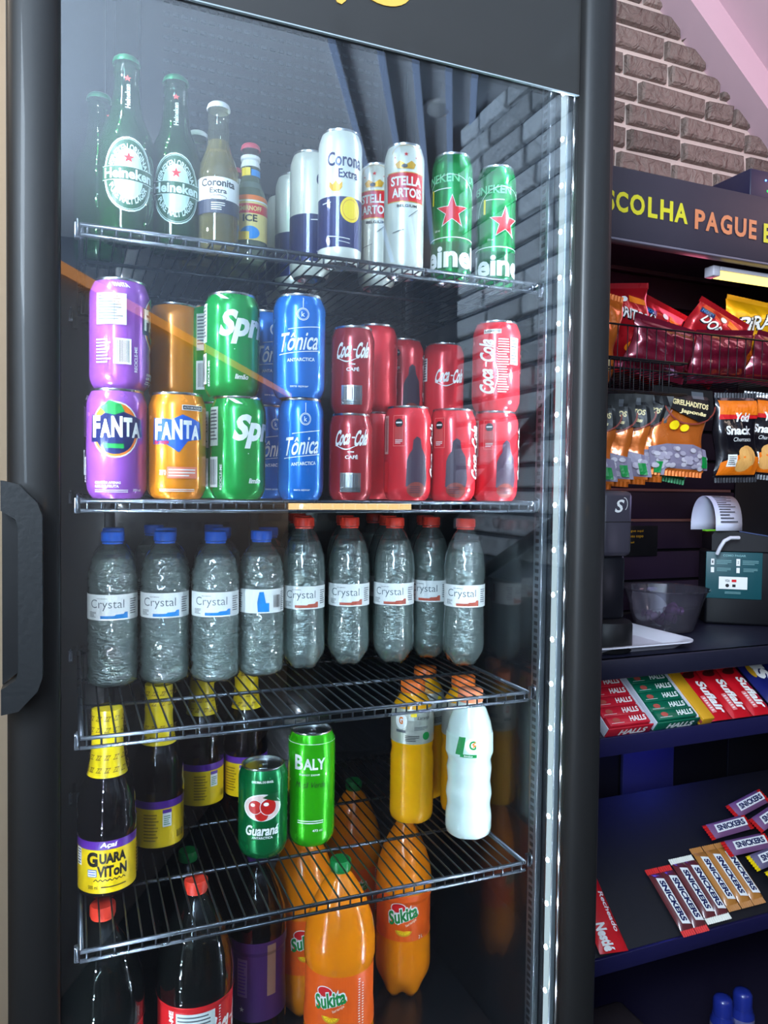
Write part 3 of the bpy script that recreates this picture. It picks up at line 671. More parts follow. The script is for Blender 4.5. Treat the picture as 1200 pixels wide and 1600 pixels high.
place(hb_, .113, .950, z1, .02, 'green glass beer bottle with oval label, second from the corner', bg)
place(hb_, .030, 1.03, z1, .9, 'green beer bottle in the second row, behind the corner one', bg)
cgl = thin('clear_bottle_glass', tint=(238, 240, 225), body=(190, 190, 160), fac=.10, ior=1.5, boost=1.2, sheen=.02)
beer_l = thin('pale_beer', tint=(235, 220, 150), body=(205, 185, 110), fac=.35, ior=1.33)
cl = [(s_rect(0, .071, .075, .026), white), (s_text('Coronita', .0, .0775, .042, .009, 0, .03), ink), (s_text('Extra', .0, .068, .020, .006, 0, .02), ink), (s_rect(0, .050, .075, .016), mat('dark_blue_label', (42, 46, 66), .4)), (s_ring(0, .060, .010, .003, .0006, 20), ink), (s_lines(0, .050, .016, .010, 4), white)]
cb = beer('beer_bottle', .178, .0245, cgl, mat('white_cap', (225, 228, 228), .35), cl, .0118, beer_l, .50)
place(cb, .161, .935, z1, .0, 'small clear beer bottle with white cap and pale beer', bg)
place(cb, .149, 1.02, z1, 1.2, 'small clear beer bottle in second row, peeking behind the white-capped one', bg)
sm = [(s_rect(0, .056, .070, .050), mat('pale_yellow_label', (236, 214, 130), .4)), (s_rect(0, .070, .070, .012), red), (s_text('SMIRNOFF', 0, .070, .030, .006, 0, .03), mat('pale_yellow_label')), (s_text('ICE', 0, .058, .018, .009, 0, .03), ink), (s_rect(0, .084, .070, .006), orange), (s_rect(0, .0795, .07, .002), white),
      (s_ell(.0, .040, .012, .008), sky), (s_rect(-.008, .036, .014, .010), yellow), (s_rect(0, .133, .06, .014), white), (s_rect(-.006, .119, .012, .010), yellow), (s_rect(.008, .118, .014, .008), sky)]
cloudy = thin('cloudy_drink', tint=(220, 232, 225), body=(165, 182, 168), fac=.6, ior=1.33)
sb = beer('mixed_drink_bottle', .156, .0215, cgl, mat('pink_cap', (205, 70, 90), .35), sm, .0105, cloudy, .50)
place(sb, .209, .978, z1, .0, 'small clear alcopop bottle with pink cap, beside the white-capped beer', bg)
place(sb, .205, 1.06, z1, 1.6, 'alcopop bottle in second row behind the pink-capped one', bg)

# water bottles
water = thin('water_plastic_ribbed', tint=(244, 250, 248), body=(215, 230, 225), fac=.12, bump=.25, bscale=60, stretch=(1, 1, 2.0), ior=1.5, boost=2.5, rough=.035, sheen=.07)
water2 = thin('water_plastic_smooth', tint=(244, 248, 246), body=(215, 225, 220), fac=.10, bump=.15, bscale=30, ior=1.5, boost=2.2, rough=.035, sheen=.06)
def liquid_mat(name, bump, bscale, body, fac=.16, gf=.35, wr=.008):
    m = bpy.data.materials.new(name); m.use_nodes = True; nt = m.node_tree; nt.nodes.clear(); N = nt.nodes.new; L = nt.links.new
    out = N('ShaderNodeOutputMaterial'); gl = N('ShaderNodeBsdfGlass'); gl.inputs['IOR'].default_value = 1.33; gl.inputs['Roughness'].default_value = .02; gl.inputs['Color'].default_value = (*lin((238, 247, 244)), 1)
    tr = N('ShaderNodeBsdfTransparent'); tr.inputs[0].default_value = (*lin((235, 244, 241)), 1); di = N('ShaderNodeBsdfTranslucent'); di.inputs[0].default_value = (*lin(body), 1)
    df = N('ShaderNodeBsdfDiffuse'); df.inputs[0].default_value = (*lin(body), 1); m0 = N('ShaderNodeMixShader'); L(di.outputs[0], m0.inputs[1]); L(df.outputs[0], m0.inputs[2])
    m1 = N('ShaderNodeMixShader'); m1.inputs[0].default_value = .12; L(gl.outputs[0], m1.inputs[1]); L(tr.outputs[0], m1.inputs[2])
    m2 = N('ShaderNodeMixShader'); m2.inputs[0].default_value = fac; L(m1.outputs[0], m2.inputs[1]); L(m0.outputs[0], m2.inputs[2]); L(m2.outputs[0], out.inputs[0])
    tc = N('ShaderNodeTexCoord'); n = N('ShaderNodeTexNoise'); n.inputs['Scale'].default_value = bscale; n.inputs['Detail'].default_value = 2; L(tc.outputs['Object'], n.inputs['Vector'])
    bp = N('ShaderNodeBump'); bp.inputs['Strength'].default_value = bump; bp.inputs['Distance'].default_value = .006; L(n.outputs['Fac'], bp.inputs['Height']); L(bp.outputs[0], gl.inputs['Normal']); L(bp.outputs[0], df.inputs['Normal'])
    # broad broken sheen of the wrinkled wall
    gs = N('ShaderNodeBsdfGlossy'); gs.inputs['Roughness'].default_value = .28; gs.inputs['Color'].default_value = (*lin((235, 245, 242)), 1)
    n2 = N('ShaderNodeTexNoise'); n2.inputs['Scale'].default_value = bscale*1.6; n2.inputs['Detail'].default_value = 3; n2.inputs['Distortion'].default_value = .8
    mp = N('ShaderNodeMapping'); mp.inputs['Scale'].default_value = (1, 1, 2.2); L(tc.outputs['Object'], mp.inputs[0]); L(mp.outputs[0], n2.inputs['Vector'])
    b2 = N('ShaderNodeBump'); b2.inputs['Strength'].default_value = 1; b2.inputs['Distance'].default_value = wr; L(n2.outputs['Fac'], b2.inputs['Height']); L(b2.outputs[0], gs.inputs['Normal'])
    m3 = N('ShaderNodeMixShader'); m3.inputs[0].default_value = gf; L(m2.outputs[0], m3.inputs[1]); L(gs.outputs[0], m3.inputs[2]); L(m3.outputs[0], out.inputs[0])
    MATS[name] = m; return m
inner = liquid_mat('water_inside', .35, 45, (244, 252, 250), .13, .52, .012)
inner2 = liquid_mat('sparkling_water_inside', .25, 26, (244, 252, 250), .13, .38, .007)
def pet_bottle(name, h, prof, shell, capm, capr, layers, k=5, depth=.2, liquid=None, cat='bottle', capht=.013, dent=0, zt=.022, fill=.84, band=(0, 0), nseg_=60, dz=.006):
    p = proto(name, cat); t = p['o']
    base = pet(k, depth, zt)
    def shape(a, z):
        v = base(a, z)
        if dent and not band[0] < z < band[1] and z < h*.88: v *= 1+dent*(math.sin(z*520+2.2*math.sin(a*3+z*60))+.8*math.sin(a*9+z*230+1.5*math.sin(a*2))+.6*math.sin(a*17-z*410))
        return v
    fine = []
    for (r0, a0), (r1, a1) in zip(prof, prof[1:]):
        nseg = max(1, int(abs(a1-a0)/dz))
        for i in range(nseg): fine.append((r0+(r1-r0)*i/nseg, a0+(a1-a0)*i/nseg))
    fine.append(prof[-1])
    MB().lathe(fine, nseg_, mod=shape).build('bottle_body', shell, t, smooth_angle=math.radians(75))
    if liquid:
        lp = [(r*.94, z+.002) for r, z in fine if z < h*fill]; MB().lathe(lp, nseg_-8, mod=shape).build('drink', liquid, t, smooth_angle=math.radians(75))
    MB().lathe([(capr*.93, h-capht-.0035), (capr*.93, h-capht-.001)], 30).build('cap_ring', capm, t)
    MB().lathe([(capr, h-capht), (capr, h-.0015), (capr*.93, h)], 60, mod=lambda a, z: 1+(.018*math.cos(30*a) if z < h-.001 else 0)).build('cap', capm, t)
    if layers: ob('label', print_mesh('label', layers, cyl_map(prof)), t)
    return p
def ribs(prof, z0, z1, n, d):
    out = [q for q in prof if q[1] < z0]; r0 = prof_r(prof, z0)
    for i in range(n):
        za = z0+(z1-z0)*i/n; zb = z0+(z1-z0)*(i+.5)/n; out += [(prof_r(prof, za), za), (prof_r(prof, zb)-d, zb)]
    return out+[q for q in prof if q[1] >= z1]
R = .0338
wp = [(R*.78, 0), (R*.95, .004), (R, .012), (R, .088), (R*.955, .091), (R*.955, .128), (R, .131), (R*1.0, .145), (R*.95, .158), (R*.84, .170), (R*.66, .181), (R*.48, .188), (.0128, .191), (.0128, .197)]
wp = ribs(wp, .014, .086, 9, .0014); wp = ribs(wp, .132, .168, 6, .0016)
bcap = mat('blue_cap', (15, 95, 205), .35); rcap = mat('red_cap', (225, 60, 40), .35)
def crystal(col, blocky, mirror=0):
    L_ = [(s_rect(0, .1095, 2*PI*R*.95, .034), paper), (s_text('Crystal', -.008, .1125, .046, .0150, 0, -.006), mat('slate_print', (84, 100, 106), .5)), (s_text('ÁGUA MINERAL', -.014, .1215, .014, .0018), grey)]
    L_ += [([[(-.016, .0945), (.020, .0945), (.020, .1030), (.016, .1030), (.014, .1005), (.004, .1000), (.002, .0985), (-.016, .0985)]], col), (s_lines(.030, .110, .012, .022, 7), grey), (s_lines(-.028, .1000, .012, .008, 5), grey)]
    # the other side: picture block and bar code
    L_ += [([[(.062, .0945), (.078, .0945), (.078, .107), (.073, .107), (.070, .123), (.064, .123), (.061, .108)]], col), (s_bars(.090, .109, .012, .018, 10, 2), ink), (s_lines(.103, .109, .010, .028, 10, seed=9), grey)]
    return L_
wb = pet_bottle('water_bottle', .209, wp, water, bcap, .0150, crystal(sky, 1), k=6, depth=.10, liquid=inner, zt=.010, dent=.016, band=(.089, .130), nseg_=84, dz=.003)
z3 = SH[3]; wg = 'still water bottles with blue caps'; rg = 'sparkling water bottles with red caps'
place(wb, .050, 1.100, z3, .0, 'clear ribbed water bottle with blue cap, first at the shelf corner', wg)
place(wb, .1185, 1.097, z3, .0, 'clear ribbed water bottle with blue cap, second from the corner', wg)
place(wb, .1865, 1.085, z3, .05, 'clear ribbed water bottle with blue cap, third from the corner', wg)
place(wb, .2545, 1.096, z3, -2.05, 'blue-capped water bottle turned to its bar code, beside red-capped ones', wg)
for i, (u, D, nm) in enumerate(((.055, 1.190, 'first'), (.130, 1.185, 'second'), (.212, 1.185, 'third'), (.285, 1.180, 'fourth'), (.12, 1.27, 'fifth'), (.215, 1.27, 'sixth'))):
    place(wb, u, D, z3, .7+i, 'blue-capped water bottle in the rows behind, %s counted from the corner' % nm, wg)
R2 = .0330
sp2 = [(R2*.62, 0), (R2*.80, .006), (R2*.96, .020), (R2, .032), (R2*.98, .060), (R2*.95, .088), (R2*.955, .091), (R2*.955, .128), (R2*.99, .132), (R2*.99, .150), (R2*.93, .170), (R2*.75, .190), (R2*.54, .203), (.0130, .209), (.0130, .214)]
rb = pet_bottle('water_bottle', .227, sp2, water2, rcap, .0148, crystal(mat('brick_red_print', (190, 90, 70), .4), 1), k=5, depth=.30, liquid=inner2, zt=.024, dent=.0035, band=(.089, .130), nseg_=76, dz=.004)
place(rb, .3235, 1.111, z3, .10, 'red-capped sparkling water bottle, first after the blue-capped ones', rg)
place(rb, .398, 1.116, z3, .05, 'red-capped sparkling water bottle, second after the blue-capped ones', rg)
place(rb, .469, 1.104, z3, .0, 'red-capped sparkling water bottle, third, with bubbles at its base', rg)
place(rb, .567, 1.052, z3, .10, 'red-capped sparkling water bottle alone in front by the wall', rg)
place(rb, .540, 1.120, z3, -.1, 'red-capped sparkling water bottle half hidden behind the front one', rg)
for i, (u, D, nm) in enumerate(((.345, 1.195, 'first'), (.420, 1.200, 'second'), (.492, 1.190, 'third'), (.565, 1.195, 'fourth'), (.36, 1.28, 'fifth'), (.50, 1.27, 'sixth'))):
    place(rb, u, D, z3, .7+i, 'red-capped water bottle in the rows behind, %s counted from blue caps' % nm, rg)

# yellow-label bottles
darkd = mat('dark_drink', (9, 8, 8), .07, coat=.6, bump=.25, bscale=30)
clear_dark = thin('dark_bottle_plastic', tint=(150, 140, 150), body=(22, 20, 26), fac=.30, bump=.35, bscale=30, ior=1.5, boost=1.3, rough=.04, sheen=.01)
R3 = .0355
gp = [(R3*.80, 0), (R3*.94, .004), (R3*.975, .008), (R3*.975, .0755), (R3, .078), (R3*1.0, .090), (R3*.95, .096), (R3*.98, .104), (R3*.97, .118), (R3*.88, .130), (R3*.74, .141), (R3*.62, .151), (R3*.55, .165), (.0178, .180), (.0165, .195), (.0160, .208)]
yl = mat('yellow_label', (245, 205, 15), .35, coat=.3)
gl_ = [(s_rect(0, .0415, 2*PI*R3*.97, .064), yl), (s_rect(0, .0685, 2*PI*R3*.97, .0105), purple), (s_text('Açaí', .002, .0685, .020, .0075, .2, .03), white), (s_text('G', -.018, .0515, .014, .0185, 0, .05), ink), (s_text('UARA', .007, .0525, .032, .0130, 0, .05), ink), (s_text('ViToN', .006, .0365, .036, .0140, 0, .045), ink),
       (s_wave(.003, .0258, .038, .0013, 14, .0011), ink), (s_rect(-.018, .0345, .0115, .009), blue), (s_rect(-.018, .0345, .010, .0075), white), (s_lines(-.018, .0345, .009, .006, 2), blue), (s_text('500 ml', -.017, .0175, .012, .0045), ink), (s_lines(.008, .0175, .030, .003, 1), ink),
       (s_rect(-.038, .053, .009, .022), white), (s_lines(-.038, .053, .007, .020, 6), ink), (s_rect(.072, .050, .012, .024), white), (s_rect(.072, .0595, .012, .005), purple), (s_lines(.072, .047, .009, .014, 5), green), (s_lines(.052, .038, .022, .040, 9, seed=7), mat('olive_print', (150, 120, 20), .4)), (s_bars(.092, .024, .012, .010, 9, 6), ink)]
gb = pet_bottle('soft_drink_bottle', .228, gp, clear_dark, mat('yellow_cap', (235, 200, 10), .4), .0178, gl_, k=6, depth=.06, liquid=darkd, capht=.018, zt=.010, fill=.88)
wrapm = mat('yellow_wrap', (245, 215, 15), .3, coat=.5)
wpf = [(.0244, .1475), (.0232, .151), (.0206, .165), (.0192, .180), (.0190, .190), (.0196, .194), (.0190, .198), (.0190, .229), (.0150, .2305)]
wr = MB().lathe(wpf, 40, capb=False).build('seal_wrap', wrapm, gb['o'])
zg = []
for i in range(-6, 7):
    for z in (.157, .172, .206, .220): zg.append((s_text('ZZ', i*.0095, z, .006, .006, .4, .02), mat('ochre_print', (130, 95, 15), .4)))
ob('wrap_print', print_mesh('wrap_print', zg, cyl_map(wpf)), wr)
yg = 'dark drink bottles with yellow labels'
place(gb, .040, 1.008, z4, .0, 'dark bottle with yellow and purple label facing out, corner of shelf', yg)
place(gb, .112, 1.106, z4, -1.75, 'dark bottle with yellow label turned to small print, second from corner', yg)
place(gb, .190, 1.225, z4, -1.5, 'dark bottle with yellow label in the third place, further back', yg)
place(gb, .264, 1.235, z4, -2.2, 'dark bottle with yellow label behind the dark green can', yg)

# sports drinks
def ribbed(h, r): # waisted sports bottle
    return [(r*.80, 0), (r*.96, .004), (r, .012), (r, .030), (r*.93, .045), (r*.95, .052), (r*1.0, .062), (r*.92, .080), (r*.95, .088), (r*.98, .100), (r*.92, .112), (r*.98, .118), (r*1.02, .122), (r*1.0, .150), (r*.90, .168), (r*.70, .186), (r*.52, .196), (.0165, .200), (.0160, .204)]
milky = mat('milky_drink', (208, 224, 216), .12, coat=.5, sss=.15, bump=.5, bscale=26)
amber = mat('yellow_drink', (228, 160, 8), .12, coat=.5, sss=.15, bump=.5, bscale=26)
clear_l = thin('clear_label', tint=(225, 235, 230), body=(205, 215, 210), fac=.45)
ocap = mat('orange_cap', (240, 115, 40), .35); ocap2 = mat('peach_cap', (245, 140, 95), .35)
gw_l = [(s_rect(0, .138, 2*PI*.0345, .030), mat('mint_label', (200, 222, 212), .35)), ([[(-.022, .126), (-.016, .152), (-.006, .152), (-.010, .126)]], green), (s_ell(.004, .140, .0115, .011), white), (s_text('G', .004, .141, .010, .013, 0, .03), green), ([[(.004, .137), (.010, .141), (.006, .142), (.009, .147), (.002, .142), (.005, .141)]], orange), (s_rect(-.002, .1255, .024, .0045), green), (s_text('limão', -.002, .1255, .012, .003), white)]
gw = pet_bottle('sports_drink_bottle', .214, ribbed(.214, .0340), milky, ocap2, .0185, gw_l, k=6, depth=.06, capht=.0165, zt=.01)
silverl = mat('silver_label', (190, 192, 180), .3, .4)
gy_l = [(s_rect(0, .150, 2*PI*.0325, .052), silverl), (s_ell(-.018, .158, .010, .012), white), (s_text('G', -.018, .159, .007, .011, 0, .04), orange), (s_rect(.002, .168, .009, .005), yellow), (s_text('Laranja', .018, .163, .020, .006, .3, .0), ink), (s_lines(.014, .148, .022, .006, 3), grey), (s_lines(.0, .133, .022, .010, 4), ink), (s_ell(.022, .136, .006, .006), green), (s_rect(-.018, .143, .016, .004), grey)]
gy_p = [(r, z) for r, z in ribbed(.214, .0335)]
gy_p = [(.0270, 0), (.0320, .004), (.0335, .012), (.0335, .100), (.0315, .112), (.0330, .120), (.0330, .160), (.0315, .168), (.0280, .180), (.0200, .192), (.0165, .198), (.0160, .204)]
gy = pet_bottle('sports_drink_bottle', .214, gy_p, amber, ocap, .0185, gy_l, k=6, depth=.06, capht=.0165, zt=.01)
sg = 'sports drink bottles at the wall'
place(gw, .543, .984, z4, .02, 'milky white sports drink with peach cap at the front of shelf', sg)
place(gy, .485, 1.061, z4, .0, 'yellow sports drink with silver label, in front of the yellow row', sg)
place(gy, .541, 1.135, z4, .8, 'yellow sports drink behind, between the silver-labelled and milky ones', sg)
place(gy, .572, 1.060, z4, 1.3, 'yellow sports drink directly behind the milky white bottle', sg)

# large bottles at the bottom
zb = -.8388
def big(R_, h): return [(R_*.66, 0), (R_*.84, .012), (R_*.97, .035), (R_, .05), (R_*.985, .09), (R_*.96, .11), (R_*.96, h*.54), (R_, h*.56), (R_*1.0, h*.64), (R_*.93, h*.72), (R_*.74, h*.81), (R_*.52, h*.88), (R_*.34, h*.925), (.0135, h*.94), (.0135, h-.015)]
cola_b = mat('cola_liquid', (12, 8, 7), .07, coat=.6, bump=.15, bscale=16)
cshell = thin('cola_bottle_plastic', tint=(170, 180, 176), body=(40, 44, 42), fac=.22, ior=1.5, boost=1.3, rough=.03, bump=.1, bscale=18, sheen=.01)
RL = .050; hC = .322; lz = .144
cl_ = [(s_rect(0, lz, 2*PI*RL*.96, .075), mat('cola_label_red', (205, 30, 35), .35))]+coke_script(.052, lz, .085, .034)+[(s_rect(-.002, lz, .050, .056), mat('pale_table_print', (196, 205, 200), .4)), (s_lines(-.002, lz, .046, .052, 11, seed=12), grey), (s_text('RECICLE-ME', -.034, lz, .060, .007, 0, .03, PI/2), white), (s_lines(.030, lz, .003, .06, 16), white)]
cbig = pet_bottle('cola_bottle', hC, big(RL, hC), cshell, rcap, .0150, cl_, k=5, depth=.28, liquid=cola_b, zt=.045, fill=.80)
lg = 'large bottles on the fridge floor'
place(cbig, .034, .985, zb, -.95, 'large dark cola bottle with red cap in the bottom corner', lg)
place(cbig, .150, 1.005, zb, .05, 'large dark cola bottle with red cap and table on its label', lg)
gcap = mat('green_cap_plastic', (10, 130, 60), .35)
gsh = thin('green_bottle_plastic', tint=(60, 90, 70), body=(20, 60, 35), fac=.3, ior=1.5, boost=1.2, sheen=.01)
gt = pet_bottle('soft_drink_bottle', .250, big(.045, .250), clear_dark, gcap, .0150, [(s_rect(0, .11, .25, .06), mat('brown_label', (60, 40, 34), .4))], k=5, depth=.28, liquid=darkd, zt=.04, fill=.80)
place(gt, .172, 1.24, zb, 0, 'dark bottle with green cap far back at the fridge bottom', lg)
pl = [(s_rect(0, .125, 2*PI*.0430*.96, .115), mat('violet_label', (82, 45, 105), .4)), (s_rect(.022, .140, .014, .075), mat('tan_print', (165, 130, 110), .4)), (s_rect(-.022, .130, .016, .055), mat('light_violet_print', (130, 100, 150), .4)), (s_lines(-.022, .130, .013, .050, 10), purple), (s_star(-.022, .085, .004), white)]
pb = pet_bottle('grape_drink_bottle', .300, big(.043, .300), clear_dark, mat('violet_cap', (60, 30, 90), .4), .0150, pl, k=5, depth=.28, liquid=darkd, zt=.04, fill=.82)
place(pb, .254, 1.100, zb, .0, 'dark large bottle with violet label below the guarana can', lg)
orl = mat('orange_soda', (238, 132, 6), .14, coat=.6, sss=.12)
olab = mat('orange_label', (235, 92, 20), .35)
def suk(cx, cz, w_):
    h_ = w_*.36; L_ = [(s_ell(cx-w_*.16, cz+h_*.62, w_*.26, w_*.18), white), (s_ell(cx-w_*.16, cz+h_*.62, w_*.23, w_*.155), red)]
    L_ += [(s_text('Sukita', cx, cz, w_*1.06, h_*1.45, .2, .10, .30), white), (s_text('Sukita', cx, cz, w_, h_*1.25, .2, .035, .30), green)]
    L_ += [(s_text('laranja', cx+w_*.26, cz-h_*.72, w_*.4, h_*.30, .2, .02, .5), mat('pale_peach_print', (250, 200, 170), .4)), (s_ell(cx+w_*.02, cz-w_*.50, w_*.28, w_*.20, 20, PI, 2*PI), gold), (s_ell(cx+w_*.02, cz-w_*.50, w_*.22, w_*.15, 20, PI, 2*PI), yellow)]
    L_ += [(s_line(cx+w_*.02, cz-w_*.50, cx+w_*.02+w_*.2*math.cos(a), cz-w_*.5+w_*.15*math.sin(a), .0006), orange) for a in (-2.6, -2.1, -1.57, -1.0, -.5)]
    return L_
ol = [(s_rect(0, .120, 2*PI*.0505*.96, .085), olab)]+suk(-.020, .130, .046)+[(s_lines(.022, .12, .003, .075, 20), white), (s_lines(.028, .12, .003, .060, 16, seed=8), white), (s_text('2 L', .03, .083, .008, .005), white)]
so = pet_bottle('orange_soda_bottle', .306, big(.0510, .306), orl, gcap, .0150, ol, k=5, depth=.28, zt=.04)
place(so, .356, 1.020, zb, .15, 'orange soda bottle with green cap at front of fridge bottom', lg)
place(so, .345, 1.17, zb, .5, 'orange soda bottle in second row, left of the front one', lg)
place(so, .474, 1.290, zb, .5, 'orange soda bottle with green cap at the very back', lg)
ol2 = [(s_rect(0, .140, 2*PI*.0465*.96, .075), olab)]+suk(.0, .146, .050)+[(s_text('2 L', .03, .108, .008, .005), white)]
so2 = pet_bottle('orange_soda_bottle', .300, big(.0465, .300), orl, gcap, .0150, ol2, k=5, depth=.42, zt=.045)
place(so2, .514, 1.150, zb, .0, 'orange soda bottle standing free by the wall, whole base visible', lg)

# ================================================================== THE SNACK UNIT
U0, U1, YF, YB = .86, 2.02, 1.10, 1.50
un = thing('snack_display_unit', 'dark snack display unit with lettered header board, wall slats and shelves', 'display unit', (0, 0, 0))
navyw = mat('dark_laminate', (28, 24, 40), .45, bump=.05, bscale=60)
winew = mat('slat_laminate', (40, 26, 44), .45, bump=.05, bscale=60)
hdr = MB().bbox((U0-.06, YF, Z(.444)), (U1, YF+.02, Z(.568)), .002).build('header_board', mat('header_grey', (48, 43, 54), .5), un)
MB().bbox((U0-.06, YF-.002, Z(.440)), (U1, YF+.02, Z(.444)), .001).build('header_trim', mat('trim_grey', (110, 104, 116), .4), un)
ylet = mat('yellow_letters', (208, 198, 36), .4); olet = mat('orange_letters', (206, 124, 78), .4)
def hmap(x, z, off): return (x, YF-off-.0006, Z(z))
L_ = []
for ch, xc in zip('ESCOLHA', (.838, .874, .906, .9415, .975, 1.0120, 1.0515)): pass
def word(s, xs, w_, m, zc=.503, h=.042): return [(s_text(c, x, zc, ww, h, 0, .035), m) for c, x, ww in zip(s, xs, w_)]
wd = word('SCOLHA', (.8671, .892, .9257, .960, .9914, 1.0249), (.0178, .0263, .0325, .0216, .0293, .0313), ylet, .507, .036)+word('PAGUE', (1.0695, 1.099, 1.1336, 1.169, 1.1999), (.0244, .031, .0284, .029, .0196), olet, .5015, .036)+word('E', (1.2381,), (.020,), ylet, .4995, .036)
lo = ob('lettering', print_mesh('lettering', wd, hmap, .05), hdr)
MB().bbox((U0-.06, YF+.02, Z(.54)), (U1, YB, Z(.566)), .002).build('top_panel', navyw, un)
MB().bbox((U0-.08, YF+.0, Z(-1.44)), (U0-.06, YB, Z(.566)), .002).build('side_panel', navyw, un)
MB().bbox((U1, YF+.0, Z(-1.44)), (U1+.02, YB, Z(.566)), .002).build('side_panel', navyw, un)
# slat boards with recessed metal rails between
zt = .53; strip = mat('rail_metal', (170, 120, 110), .35, .6)
for i in range(12):
    za = .003-.075+.075*(i-3); 
    if za > .5: break
slat_rows = [(.003+.075*k) for k in range(-4, 8)]
bd = MB().bbox((U0-.06, YB, Z(-.0665)), (1.60, YB+.018, Z(-.0)), .0015)
for k, z in enumerate(slat_rows):
    MB().bbox((U0-.06, YB-.0, Z(z+.0035)), (1.60, YB+.018, Z(z+.0715)), .0015).build('slat_board', winew, un)
for z in (.003, -.072):
    MB().bbox((U0-.05, YB-.003, Z(z-.0035)), (1.585, YB+.010, Z(z+.0035)), .001).build('slat_rail', strip, un)
MB().box((U0-.06, YB+.018, Z(-1.44)), (U1, YB+.03, Z(.56))).build('back_panel', ink, un)
MB().bbox((1.60, YB-.004, Z(-1.40)), (U1, YB+.018, Z(.56)), .002).build('back_board', mat('blackish_board', (12, 12, 20), .5), un)
MB().bbox((U0-.06, YB-.0, Z(-1.40)), (1.60, YB+.018, Z(-.2965)), .002).build('back_board', mat('blackish_board'), un)
MB().bbox((U0-.06, YF, Z(-.311)), (U1, YB, Z(-.302)), .002).build('counter_board', mat('counter_navy', (26, 26, 42), .4), un)
MB().bbox((U0-.06, YF-.003, Z(-.338)), (U1, YF+.012, Z(-.302)), .002).build('counter_front', mat('counter_navy'), un)
def slope_map(z0, th=math.radians(35)):
    """local frame of a 35 degree sloping shelf: x across, s up the slope, n above it"""
    def f(x, s, n): return (x, YF+s*math.cos(th)-n*math.sin(th), Z(z0+s*math.sin(th)+n*math.cos(th)))
    return f
S1 = slope_map(-.4425); S2 = slope_map(-.846)
def slope_box(f, a, b, m, name, parent, c=.001):
    bm = MB().bbox(a, b, c); bm.v = [f(*v) for v in bm.v]; return bm.build(name, m, parent)
slope_box(S1, (U0-.06, -.004, -.008), (U1, .172, -.0015), navyw, 'sloping_board', un)
slope_box(S2, (U0-.06, -.004, -.008), (U1, .30, -.0005), mat('dark_board', (12, 11, 20), .6), 'sloping_board', un)
lipm = mat('blue_lit_lip', (26, 24, 62), .35)  # blue light falling on the shelf lips is put into this colour
MB().bbox((U0-.06, YF-.008, Z(-.474)), (U1, YF-.001, Z(-.440)), .001).build('shelf_lip', lipm, un)
MB().bbox((U0-.06, YF-.008, Z(-.872)), (U1, YF-.001, Z(-.842)), .001).build('shelf_lip', lipm, un)
MB().bbox((U0-.06, YF+.02, Z(-1.16)), (U1, YB, Z(-1.14)), .002).build('bottom_board', navyw, un)
MB().bbox((1.25, YB-.012, Z(-.80)), (1.41, YB-.001, Z(-.42)), .002).build('rear_brace', mat('glow_tint_blue', (50, 50, 110), .5), un)  # panel sized and tinted blue to show the patch of blue glow
# warm lamp under the header
t = thing('lamp_tube', 'short warm lamp tube fixed under the lettered header board', 'lamp', (1.14, YF+.045, Z(.425)))
MB().bbox((0, -.012, -.008), (.018, .012, .012), .002).build('end_cap', mat('lamp_grey', (190, 185, 195), .4), t)
MB().bbox((.018, -.012, .004), (.70, .012, .012), .002).build('housing', mat('lamp_grey'), t)
MB().bbox((.018, -.010, -.008), (.70, .010, .004), .003).build('tube', glow('warm_tube', (255, 225, 120), 2.6), t)
# router with two lights on the header
t = thing('router', 'dark box with blue and green status lights on top of the header', 'router', (1.225, 1.13, Z(.568)))
MB().bbox((0, 0, 0), (.20, .12, .066), .002).build('casing', mat('router_black', (34, 30, 56), .4), t)
MB().lathe([(.002, 0), (.0015, .001)], 10).build('status_light', glow('blue_status', (60, 110, 255), 14), t, (.040, -.0002, .048)).rotation_euler.x = PI/2
MB().lathe([(.002, 0), (.0015, .001)], 10).build('status_light', glow('green_status', (20, 220, 60), 6), t, (.046, -.0002, .028)).rotation_euler.x = PI/2

# wire baskets
def basket(label, x0, x1, y0, y1, zb_, zt_, mid=None):
    t = thing('wire_basket', label, 'basket', (x0, y0, Z(zb_)), 0, 'wire baskets in the snack unit')
    W, Dp, H = x1-x0, y1-y0, zt_-zb_; m = mat('black_wire', (26, 26, 30), .35, .3); r = .0018
    for z in [H]+([mid] if mid else []): MB().tube([(0, 0, z), (W, 0, z), (W, Dp, z), (0, Dp, z), (0, 0, z)], r, 6).build('rim', m, t)
    MB().tube([(0, 0, 0), (W, 0, 0), (W, Dp, 0), (0, Dp, 0), (0, 0, 0)], r, 6).build('base_rim', m, t)
    me = MB().tube([(0, 0, H), (0, 0, 0), (0, Dp, 0), (0, Dp, H)], .0011, 5).mesh('basket_wire', m)
    for i in range(1, int(W/.022)): ob('basket_wire', me, t, (i*.022, 0, 0))
    return t
basket('black wire basket holding the chip packets under the header board', .82, 1.60, 1.122, 1.40, .222, .300)
basket('low black wire basket seen below the orange chip packet', .805, 1.045, 1.095, 1.112, .178, .235)

